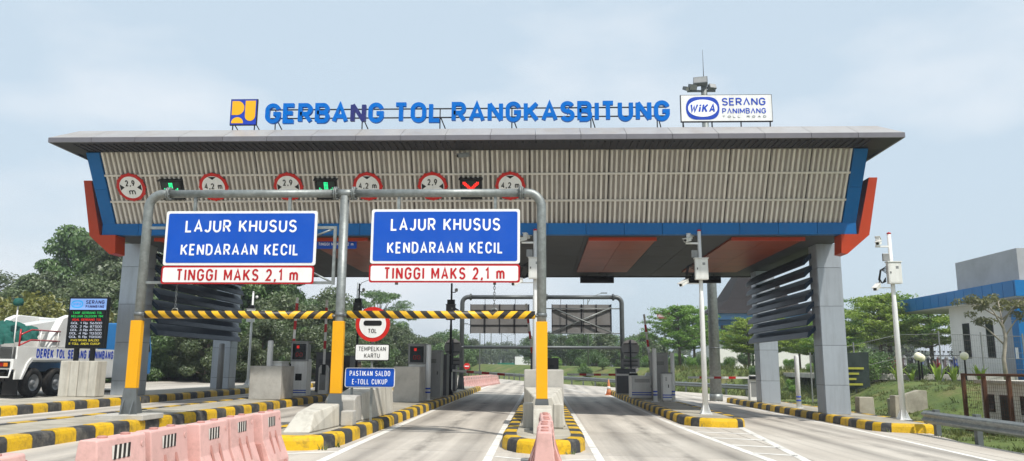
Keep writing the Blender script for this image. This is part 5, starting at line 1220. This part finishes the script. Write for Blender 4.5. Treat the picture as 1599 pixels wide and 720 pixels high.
# far cars and roadside boards
def car(mat):
    r = root('parked_car', (0,0,0))
    low = [(-2.1, .3), (-2.15, .62), (-2.0, .85), (-1.1, .98), (1.75, 1.0), (2.1, .92), (2.15, .45), (2.0, .3)]
    MB().prism(low, -.85, .85, 'x').build('body', mat, r, local=True, bevel=.06)
    top = [(-1.15, .98), (-.45, 1.55), (-.2, 1.62), (1.5, 1.6), (1.95, 1.0)]
    MB().prism(top, -.74, .74, 'x').build('cabin', mat, r, local=True, bevel=.05)
    for s in (-1, 1): MB().prism([(-.95, 1.03), (-.4, 1.48), (1.4, 1.5), (1.7, 1.03)], *sorted((s*.742, s*.755)), 'x').build('side_window', 'glass', r, local=True)
    MB().hexa([(-.65, -1.17, 1.0), (.65, -1.17, 1.0), (.65, -1.14, 1.02), (-.65, -1.14, 1.02), (-.6, -.5, 1.54), (.6, -.5, 1.54), (.6, -.47, 1.54), (-.6, -.47, 1.54)]).build('windscreen', 'glass', r, local=True)
    for y in (-1.3, 1.3):
        for s in (-1, 1):
            m4 = Matrix.Translation((s*.8, y, .32)) @ Matrix.Rotation(s*PI/2, 4, 'Y'); t_ = MB().lathe([(.2, -.09), (.3, -.1), (.32, 0), (.3, .1), (.2, .1)], 18, m4, False).build('wheel', 'tyre', r, local=True); MB().lathe([(.2, .08), (.05, .06), (.00005, .07)], 14, m4, False).build('rim', 'rim', t_, local=True)
    for s in (-1, 1): MB().box(s*.6-.17, s*.6+.17, -2.16, -2.12, .66, .8).build('headlight', 'cabinet_white', r, local=True); MB().box(s*.68-.12, s*.68+.12, 2.11, 2.16, .7, .9).build('tail_lamp', 'lamp_red', r, local=True)
    return r
for mat, x, y, rz, lab in (('car_white', 17.6, 98, 60, 'white car parked beyond the bank under the dark trees'), ('car_grey', 15.2, 99, 65, 'grey car parked beside the white car beyond the bank'), ('car_dark', -11.4, 44.5, 0, 'dark van waiting in the second lane behind the boom gates')):
    r = car(mat); zz = terrain(x, y) if x > 0 else gz(x); r.matrix_local = Matrix.Translation((x, y, zz+.01)) @ Matrix.Rotation(R(rz), 4, 'Z'); tag(r, lab, 'car')
r = root('billboard', (17.5, 112, 1.2), label='small pale billboard with red panel above the trees', cat='billboard')
MB().box(-.1, .1, -.1, .1, 0, 7.2).build('post', 'galv_dark', r, local=True); MB().box(-1.0, .8, -.1, .1, 7.0, 8.0).build('board', 'billboard_red', r, local=True); MB().box(-.9, .8, -.14, -.101, 7.3, 7.7).build('panel', 'billboard', r, local=True)
r = root('direction_board', (-5.2, 150, .1), label='small green direction board far down the road', cat='road sign')
for x in (-2.6, 2.6): MB().tube([(x, .1, 0), (x, .1, 2.6)], .08, 6).build('post', 'galv', r, local=True)
MB().box(-3.2, 0, 0, .05, .2, 2.0).build('board', 'green_board', r, local=True); MB().box(.1, 4.2, 0, .05, 1.0, 3.2).build('white_board', 'sign_white', r, local=True)
for k, (x, y, h, both, lab) in enumerate(((-7.6, 96, 6.6, True, 'nearest of the double armed street lamps over the far road'), (-8.3, 128, 7.0, True, 'second double armed street lamp over the far road'), (-8.5, 165, 7.4, True, 'third double armed street lamp over the far road'), (-9, 205, 8, True, 'farthest double armed street lamp over the far road'), (-18, 75, 9.6, False, 'tall single street lamp rising behind the round TOL sign'), (5.2, 88, 8.2, False, 'single armed street lamp right of the crossed sign back'))):
    r = root('street_lamp', (x, y, terrain(x, y)), label=lab, cat='street lamp', group='street lamps along the road')
    MB().tube([(0,0,0), (0,0,h*.85), (0,0,h*.95)], [.09, .06, .05], 8).build('pole', 'galv', r, local=True)
    for s in ((-1, 1) if both else (1,)):
        MB().tube([(0,0,h*.86), (s*.4,0,h*.95), (s*1.6,0,h)], .035, 6).build('arm', 'galv', r, local=True); MB().box(*sorted((s*1.5, s*2.2)), -.12, .12, h-.04, h+.06).build('lamp_head', 'galv_dark', r, local=True)
r = root('diamond_sign', (7.2, 62.5, terrain(7.2, 62.5)), label='back of a small diamond sign on the bank beyond the guard rail', cat='road sign')
MB().tube([(0,.03,0), (0,.03,2.0)], .03, 6).build('post', 'galv', r, local=True); MB().prism([(-.5, 1.5), (0, 1.0), (.5, 1.5), (0, 2.0)], 0, .02).build('plate', 'sign_back', r, local=True)

# ------------------------------------------------------------------ vegetation
def leaves(rg, clusters, size, asp=.5, up=.5, jitter=1.0, shell=.55):
    """leaf-sized faces spread through the crown: clusters = (centre, (rx,ry,rz), count)"""
    vs = []; fs = []
    for c, rad, n in clusters:
        for _ in range(n):
            d = Vector((rg.gauss(0,1), rg.gauss(0,1), rg.gauss(0,1)))
            if d.length < 1e-3: continue
            d.normalize(); q = shell + (1-shell)*rg.random() if rg.random() < .75 else rg.random()
            p = Vector((c[0]+d.x*rad[0]*q, c[1]+d.y*rad[1]*q, c[2]+d.z*rad[2]*q))
            nrm = (d*(1-up) + Vector((0,0,up)) + Vector((rg.gauss(0,.5), rg.gauss(0,.5), rg.gauss(0,.35)))*jitter).normalized()
            a = nrm.orthogonal().normalized(); a.rotate(Matrix.Rotation(rg.uniform(0, 2*PI), 3, nrm)); b = nrm.cross(a)
            s = size*rg.uniform(.6, 1.35); k = len(vs); dr = Vector((0, 0, -s*.18))
            vs += [tuple(p-a*s*.5+dr), tuple(p-b*s*asp*.5), tuple(p+a*s*.5+dr), tuple(p+b*s*asp*.5)]; fs.append((k, k+1, k+2, k+3))
    return vs, fs
def mk_tree(name, trunk_mb, vs, fs, leaf, bark='bark'):
    r = root(name, (0, 0, -500)); trunk_mb.build('trunk', bark, r, local=True, fix=False)
    m = MB(); m.v = vs; m.f = fs; m.sm = [False]*len(fs); m.build('crown', leaf, r, local=True, fix=False); return r
def broad(seed, h, w, leaf='leaf_hill', n=9000, size=.34, low=.12, name='broadleaf_tree', bark='bark'):
    rg = random.Random(seed); t = MB(); cl = []
    lean = rg.uniform(-.4, .4); top = Vector((lean, rg.uniform(-.4, .4), h*.8))
    t.tube([(0,0,-.3), tuple(top*.5), tuple(top)], [h*.022+.04, h*.016, .03], 7)
    K = 22
    for i in range(K):
        u = (i+.5)/K; ang = i*2.4+rg.uniform(-.4, .4); zz = h*(low+(1-low)*u**.9*.93)
        env = math.sin(PI*min(1, (.18+.82*u)*.93))**.65; rr = w*.5*env*rg.uniform(.35, 1.0)
        c = Vector((math.cos(ang)*rr+lean*u, math.sin(ang)*rr, zz)); s = w*rg.uniform(.13, .24)
        st = top*max(.12, min(.95, (zz/h)*.85)); t.tube([tuple(st), tuple(st.lerp(c, .6)+Vector((0,0,.1))), tuple(c)], [.06, .04, .015], 5, False)
        cl.append((c, (s, s, s*.7), int(n/K)))
    vs, fs = leaves(rg, cl, size, .55, .35); return mk_tree(name, t, vs, fs, leaf, bark)
def terminalia(seed, h, w, leaf='leaf_terminalia', n=9000, size=.22, name='tiered_tree'):
    """straight stem, flat sprays of branches in loose tiers, broadest low in the crown"""
    rg = random.Random(seed); t = MB(); cl = []
    t.tube([(0,0,-.3), (.05,0,h*.5), (0,.05,h*.97)], [.14, .09, .02], 8)
    T = 9; br = []
    for j in range(T):
        u = j/(T-1); R_ = w*.5*(.82+.5*u-1.12*u*u)*rg.uniform(.8, 1.12); nb = max(4, int(9-5*u))
        for k in range(nb): br.append((h*(.32+.6*u)+rg.uniform(-.25, .25), 2*PI*k/nb + j*.9 + rg.uniform(-.35, .35), R_*rg.uniform(.6, 1.15)))
    for zz, a, L_ in br:
        rise = L_*rg.uniform(.18, .5); e = Vector((math.cos(a)*L_, math.sin(a)*L_, zz+rise)); st = Vector((0, 0, zz))
        t.tube([tuple(st), tuple(st.lerp(e, .5)+Vector((0, 0, .06))), tuple(e)], [.04, .025, .008], 4, False)
        for q in (.3, .5, .68, .85, 1.0):
            p = st.lerp(e, q); sd = Vector((-math.sin(a), math.cos(a), 0))*rg.uniform(-.5, .5)*L_*.35
            s = (.16+.2*q)*w/6; cl.append((p+sd+Vector((0, 0, rg.uniform(-.05, .15))), (s*1.5, s*1.5, s*.55), int(n/(len(br)*5))+1))
    vs, fs = leaves(rg, cl, size, .42, .55, .9, .2); return mk_tree(name, t, vs, fs, leaf)
def umbrella(seed, h, w, leaf='leaf_dark', n=6000):
    rg = random.Random(seed); t = MB(); cl = []
    t.tube([(0,0,-.3), (.1,0,h*.45), (.2,.1,h*.7)], [.2, .13, .09], 8)
    for k in range(26):
        a = k*2.4; rr = w*.5*math.sqrt((k+.5)/26); zz = h*(.72+.24*(1-(rr/(w*.5))**2))+rg.uniform(-.7, .4); c = Vector((math.cos(a)*rr, math.sin(a)*rr, zz)); st = Vector((.2,.1,h*.66))
        t.tube([tuple(st), tuple(st.lerp(c, .55)+Vector((0,0,-.1))), tuple(c)], [.07, .04, .015], 5, False); s = w*rg.uniform(.08, .13); cl.append((c, (s*1.3, s*1.3, s*.38), int(n/26)))
    vs, fs = leaves(rg, cl, .26, .5, .7); return mk_tree('umbrella_tree', t, vs, fs, leaf)
def bush(seed, h, w, leaf, n=3500, size=.2, name='bush'):
    rg = random.Random(seed); t = MB(); cl = []
    for k in range(9):
        a = k*2.4; rr = w*.36*math.sqrt(k/9); c = Vector((math.cos(a)*rr, math.sin(a)*rr, h*rg.uniform(.35, .75))); t.tube([(0,0,-.1), tuple(c*.6), tuple(c)], [.04, .025, .01], 4, False); s = w*.26; cl.append((c, (s, s, h*.33), int(n/9)))
    vs, fs = leaves(rg, cl, size, .45, .35); return mk_tree(name, t, vs, fs, leaf)
FIRST = set()
def plant(proto, x, y, sc, label, cat, group=None, rz=None, z=None):
    rz = rnd.uniform(0, 2*PI) if rz is None else rz; loc = (x, y, (terrain(x, y) if z is None else z)-.05)
    s3 = sc if isinstance(sc, tuple) else (sc, sc, sc*rnd.uniform(.93, 1.07))
    if proto.name not in FIRST:
        FIRST.add(proto.name); o = proto; o.matrix_local = Matrix.Translation(loc) @ Matrix.Rotation(rz, 4, 'Z') @ Matrix.Diagonal((*s3, 1))
        tag(o, label, cat, group)
    else:
        o = copy_tree(proto, loc, rz, s3, label=label); o['category'] = cat
        if group: o['group'] = group
        elif 'group' in o: del o['group']
    return o
hb = [broad(11+i, 9.5, 7.5, ('leaf_hill', 'leaf_hill', 'leaf_dark', 'leaf_hill')[i], 15000, .32, .08) for i in range(4)]
hl = 'dense hazy green tree in the thick wood on the left hillside'; hg = 'trees of the wooded left hillside'
hill = [(-39.5, 57, .46), (-35.6, 55, .62), (-33.2, 58, 1.06), (-30.5, 55, 1.0), (-27.5, 58, 1.0), (-24.5, 55, .92), (-21.5, 58, .86), (-18.8, 55, .7), (-44, 60, .52), (-49, 64, .5), (-41, 54, .5),
        (-36.5, 49, .5), (-32.5, 48.5, .66), (-29, 49.5, .7), (-25.5, 49, .62), (-22.2, 51, .62), (-40, 48, .42), (-30, 64, 1.05), (-23, 66, .95), (-17.6, 63, .7), (-15.4, 70, .6), (-19.5, 72, .85), (-26, 74, 1.0), (-14.6, 80, .52), (-17.5, 86, .66), (-12.6, 92, .5), (-19, 96, .75), (-14.5, 102, .56), (-21, 48.5, .5), (-18.2, 50.5, .48)]
for i, (x, y, s) in enumerate(hill): plant(hb[i % 4], x, y, s, hl, 'tree', hg)
pt = broad(31, 11, 6.2, 'leaf_dark', 14000, .34, .2, 'tall_tree'); plant(pt, -37.0, 60, (1.0, 1.0, .96), 'dark tree with pointed crown rising highest over the left hillside', 'tree')
um = umbrella(41, 10, 9); plant(um, -18.2, 86, (.85, .85, .98), 'flat topped airy tree above the round TOL sign', 'tree')
um2 = umbrella(42, 9, 11, 'leaf_hill'); plant(um2, -45.5, 60, (1.2, 1.2, .8), 'wide flat crowned tree at the left edge of the wood', 'tree')
md = [broad(51+i, 7, 6.5, ('leaf_dark', 'leaf_hill', 'leaf_dark')[i], 8000, .34, .15, 'roadside_tree') for i in range(3)]
for i, (x, y, s) in enumerate(((-10.6, 82, .55), (-12.6, 76, .62), (-9.4, 90, .52), (-11.2, 98, .78), (-15.5, 60, .6), (-13.9, 67, .5), (-14, 110, .75), (-10.6, 116, .55), (-17, 116, .8))): plant(md[i % 3], x, y, s, 'rounded green roadside tree behind the payment machines', 'tree', 'roadside trees left of the far road')
for i, (x, y, s) in enumerate(((-19.6, 53, .66), (-16.6, 57.5, .62), (-21.8, 55, .72), (-17.4, 67, .72), (-20.6, 62, .8), (-23.5, 60.5, .85))): plant(md[i % 3], x, y, s, 'fresh green tree close behind the machines left of the middle pole', 'tree', 'fresh green trees behind the left lanes')
cr = [bush(61+i, 3.4, 3.6, 'leaf_croton', 5000, .22, 'tall_shrub') for i in range(2)]
for i, (x, y, s) in enumerate(((-27.6, 39.6, 1.3), (-26.0, 40.2, 1.32), (-24.9, 39.6, 1.15), (-29.4, 41, 1.3), (-25.8, 42.2, 1.35), (-31.2, 42, 1.2), (-28.4, 42, 1.35))): plant(cr[i % 2], x, y, s, 'yellow green leafy shrub in the bank behind the truck', 'shrub', 'yellow green shrubs behind the truck')
hd = [bush(71+i, 1.0, 1.9, 'leaf_dark', 2200, .12, 'hedge_bush') for i in range(2)]
for i in range(14): plant(hd[i % 2], -25.2-rnd.uniform(0, 1.2), 42.5+i*1.0, (1.25, 1.25, rnd.uniform(.9, 1.3)), 'low clipped green bush along the road edge below the left louvres', 'bush', 'low bushes below the left louvres')
gb_ = [bush(75+i, 3.4, 3.8, 'leaf_hill', 5000, .2, 'thicket_bush') for i in range(2)]
for i in range(17): plant(gb_[i % 2], -27.5-rnd.uniform(0, 3.5)+ .62*max(0, i-6), 44+i*1.9, rnd.uniform(.8, 1.15), 'dense green bush in the thicket below the hillside trees', 'bush', 'thicket bushes below the hillside')
# right side
tm = [terminalia(81+i, 6.4, 6.4, ('leaf_terminalia', 'leaf_lime', 'leaf_terminalia')[i], 15000, .2) for i in range(3)]
plant(tm[0], 12.9, 74, (1.15, 1.15, .98), 'dark tiered tree left of the white camera pole', 'tree'); plant(tm[2], 15.4, 80, (1.05, 1.05, 1.0), 'dark tiered tree standing over the white car', 'tree')
plant(tm[1], 17.2, 66, (.95, .95, .68), 'yellow green tiered tree just right of the grey mast', 'tree'); plant(tm[1], 19.6, 68, (.95, .95, .7), 'yellow green tiered tree below the pavilion roof', 'tree'); plant(tm[1], 22.6, 66, (1.0, 1.0, .62), 'yellow green tiered tree seen below the right louvres', 'tree')
plant(tm[1], 23.4, 55, (1.0, 1.0, .84), 'bright green tiered tree beside the right front column', 'tree'); plant(tm[0], 26.2, 60, (1.3, 1.3, .95), 'wide green tiered tree behind the white verge camera pole', 'tree'); plant(tm[1], 29.2, 60, (1.3, 1.3, .86), 'spreading green tiered tree under the blue office canopy', 'tree')
plant(tm[2], 20.6, 56, (.8, .8, .62), 'low green tiered tree left of the banner', 'tree')
rb = [bush(91+i, 1.5, 1.7, ('leaf_terminalia', 'leaf_dark')[i], 2600, .14, 'garden_bush') for i in range(2)]
for i, (x, y, s, lab) in enumerate(((16.6, 41.2, 1.0, 'leafy bush between the banner and the camera pole'), (17.6, 42.2, 1.2, 'leafy bush behind the camera pole on the verge'), (15.0, 41.6, .8, 'leafy bush behind the dark banner'), (19.4, 41.4, .6, 'small bush between the globe lamps'))): plant(rb[i % 2], x, y, s, lab, 'bush')
rg = random.Random(9)
for i in range(22): x = 13.6+rg.uniform(0, 9); y = 49+rg.uniform(0, 10); plant(rb[i % 2], x, y, rg.uniform(.35, .7), 'rough green bush on the bank behind the long guard rail', 'bush', 'bushes on the bank behind the guard rail')
for i in range(16): x = 3+rg.uniform(0, 13); y = 70+rg.uniform(0, 14)-.55*(x-3); plant(rb[i % 2], max(x, interp(y, XR)+2.5), y, rg.uniform(.4, .9), 'rough green bush on the grassy rise across the far bend', 'bush', 'bushes on the rise across the bend')
for i, (x, y, sc1) in enumerate(((4.6, 92, .55), (7.6, 96, .6), (10.2, 90, .5), (1.2, 104, .6), (13.0, 98, .62), (-1.5, 116, .62), (8.8, 108, .66))): plant(md[i % 3], x, y, sc1, 'rounded dark tree on the rise beyond the far bend', 'tree', 'rounded trees beyond the far bend')
for i, (x, y, lab) in enumerate(((24.6, 76, 'green tiered tree low before the pavilion wall'), (28.0, 80, 'green tiered tree right of the pavilion seen below the louvres'), (21.8, 82, 'green tiered tree at the left foot of the pavilion'), (31.5, 84, 'green tiered tree seen past the right front column'))): plant(tm[(i+1) % 3], x, y, (1.0, 1.0, .78), lab, 'tree')
for i in range(34): x = 0+rg.uniform(0, 22); y = 80+rg.uniform(0, 34); plant(rb[i % 2], max(x, interp(y, XR)+3), y, rg.uniform(.5, 1.1), 'rough green bush scattered over the far grassy rise', 'bush', 'bushes scattered over the far rise')
# young tree before the office: thin pale limbs, loose leaf tufts
rg = random.Random(77); t = MB(); cl = []; sx, sy = 22.0, 38.2
t.tube([(0,0,-.2), (-.05,0,1.0), (.12,0,1.9), (.05,.05,2.7)], [.1, .08, .07, .05], 8)
for a, zz, L_, el in ((2.7, 1.6, 1.5, .9), (.3, 1.9, 1.5, .9), (3.6, 2.3, 1.2, 1.1), (1.2, 2.4, 1.3, 1.2), (5.4, 2.5, 1.1, 1.1), (.1, 2.7, 1.5, .6), (2.9, 2.7, 1.6, .5)):
    st = Vector((.07, .02, zz)); e = st+Vector((math.cos(a)*L_*math.cos(el*.7), math.sin(a)*L_*.6, L_*math.sin(el))); md_ = st.lerp(e, .5)+Vector((0, 0, .12)); t.tube([tuple(st), tuple(md_), tuple(e)], [.04, .028, .012], 6)
    for k in range(5):
        p = md_.lerp(e, rg.uniform(.3, 1.1))+Vector((rg.uniform(-.3, .3), rg.uniform(-.3, .3), rg.uniform(-.1, .25))); cl.append((p, (.3, .3, .16), 60))
vs_, fs_ = leaves(rg, cl, .15, .4, .5); yt = mk_tree('young_tree', t, vs_, fs_, 'leaf_olive', 'bark_pale'); plant(yt, sx, sy, (1.15, 1.15, 1.12), 'young tree with pale limbs and loose olive leaves before the office', 'tree', rz=0)
# spiky plants along the fence
def spiky(seed):
    rg_ = random.Random(seed); r = root('spiky_plant', (0, 0, -500))
    for k in range(16):
        a = k*2.4+rg_.uniform(-.3, .3); L_ = rg_.uniform(.6, 1.0); b_ = rg_.uniform(.25, .75); d_ = Vector((math.cos(a), math.sin(a), 0)); w_ = Vector((-math.sin(a), math.cos(a), 0))*.05
        p = [Vector((0, 0, .02))+d_*.03, d_*L_*b_*.5+Vector((0, 0, L_*.62)), d_*L_*b_+Vector((0, 0, L_*(1.0-.25*b_)))]
        MB().add([p[0]-w_, p[0]+w_, p[1]+w_*1.2, p[2], p[1]-w_*1.2], [(0, 1, 2, 4), (4, 2, 3)]).build('leaf', 'leaf_lime', r, local=True, fix=False)
    return r
sp = [spiky(5), spiky(6)]
for i, (x, sc1, lab) in enumerate(((17.3, 1.0, 'spiky leaved plant left of the paired globe lamps'), (18.0, .8, 'small spiky plant under the paired globe lamps'), (19.3, 1.15, 'spiky leaved plant right of the paired globe lamps'), (20.1, 1.0, 'spiky leaved plant left of the single globe lamp'), (21.4, 1.05, 'spiky leaved plant before the office windows'))): plant(sp[i % 2], x, 39.0+.1*i, sc1, lab, 'plant')
# far tree line
far = [broad(101+i, 8, 8, 'leaf_hill', 2600, .6, .08, 'distant_tree') for i in range(3)]
rg = random.Random(21); i = 0
for (x0, x1, y0, y1, n, s0, s1) in ((-60, -18, 135, 175, 14, .55, .75), (-24, 46, 190, 235, 30, .5, .72), (3, 16, 92, 128, 9, .36, .55), (-140, 150, 250, 320, 46, .75, 1.05), (36, 80, 120, 150, 12, .7, 1.0)):
    for k in range(n):
        x = x0+(x1-x0)*(k+rg.random())/n; y = rg.uniform(y0, y1)
        if interp(y, XL)-2 < x < interp(y, XR)+3: continue
        plant(far[i % 3], x, y, rg.uniform(s0, s1), 'hazy green tree in the far tree line on the horizon', 'tree', 'far trees along the horizon'); i += 1
# grass tufts on the near verge and bank
rg = random.Random(13); vs_ = []; fs_ = []
def tuft(x, y, h, n):
    z0 = terrain(x, y)-.01
    for _ in range(n):
        a = rg.uniform(0, 2*PI); b = rg.uniform(.1, .7); w = .012+.012*rg.random(); hh = h*rg.uniform(.5, 1.2); ox, oy = rg.uniform(-.08, .08), rg.uniform(-.08, .08); k = len(vs_)
        dx, dy = math.cos(a), math.sin(a); vs_.extend([(x+ox-dy*w, y+oy+dx*w, z0), (x+ox+dy*w, y+oy-dx*w, z0), (x+ox+dx*hh*b*.5, y+oy+dy*hh*b*.5, z0+hh*.8), (x+ox+dx*hh*b, y+oy+dy*hh*b, z0+hh)]); fs_.extend([(k, k+1, k+2), (k, k+2, k+3) if False else (k+1, k+3, k+2)])
for _ in range(5200):
    y = 12+30*rg.random()**1.3; x = interp(y, XR)+.15+rg.random()**1.2*9
    if 12.5 < x < 14.7 and 20.3 < y < 24.3: continue
    if math.sin(x*1.9+y*.8)+math.sin(y*1.3-x*.7) < -.9: continue
    tuft(x, y, rg.uniform(.04, .12) + (.12 if rg.random() < .04 else 0), 7)
for _ in range(1600):
    y = 45+22*rg.random(); x = interp(y, XR)+.6+rg.random()*7; tuft(x, y, rg.uniform(.15, .4), 6)
m = MB(); m.v = vs_; m.f = fs_; m.sm = [False]*len(fs_); m.build('grass', 'leaf_grass', None, 'tufts of green and dry grass on the verge and bank', 'grass', kind='stuff', fix=False)
rg = random.Random(14); tk = MB()
for (x, y) in ((-3.75, 13.55), (-3.6, 14.1), (.5, 14.0), (4.3, 21.6), (9.2, 21.5), (10.6, 22.2)):
    for _ in range(8):
        a = rg.uniform(0, 2*PI); hh = rg.uniform(.06, .16); z0 = gz(x); ox, oy = rg.uniform(-.07, .07), rg.uniform(-.07, .07)
        tk.add([(x+ox-.01, y+oy, z0), (x+ox+.01, y+oy, z0), (x+ox+math.cos(a)*.06, y+oy+math.sin(a)*.06, z0+hh)], [(0,1,2)])
tk.build('weeds', 'leaf_grass', None, 'small weeds growing at the foot of the painted kerbs', 'weeds', kind='stuff', fix=False)

# ------------------------------------------------------------------ haze
hz_ = MB().box(-1500, 1500, -150, 2700, -1.9, 24)
hm = bpy.data.materials.new('haze'); hm.use_nodes = True; n = hm.node_tree.nodes; n.remove(n['Principled BSDF'])
pvn = n.new('ShaderNodeVolumePrincipled'); pvn.inputs['Color'].default_value = (.88, .93, 1, 1); pvn.inputs['Density'].default_value = .001; pvn.inputs['Anisotropy'].default_value = .3
hm.node_tree.links.new(pvn.outputs[0], n['Material Output'].inputs['Volume']); MATS['haze'] = hm
hz_.build('haze', 'haze', None, 'thin pale haze in the air over the whole plaza', 'haze', kind='stuff')
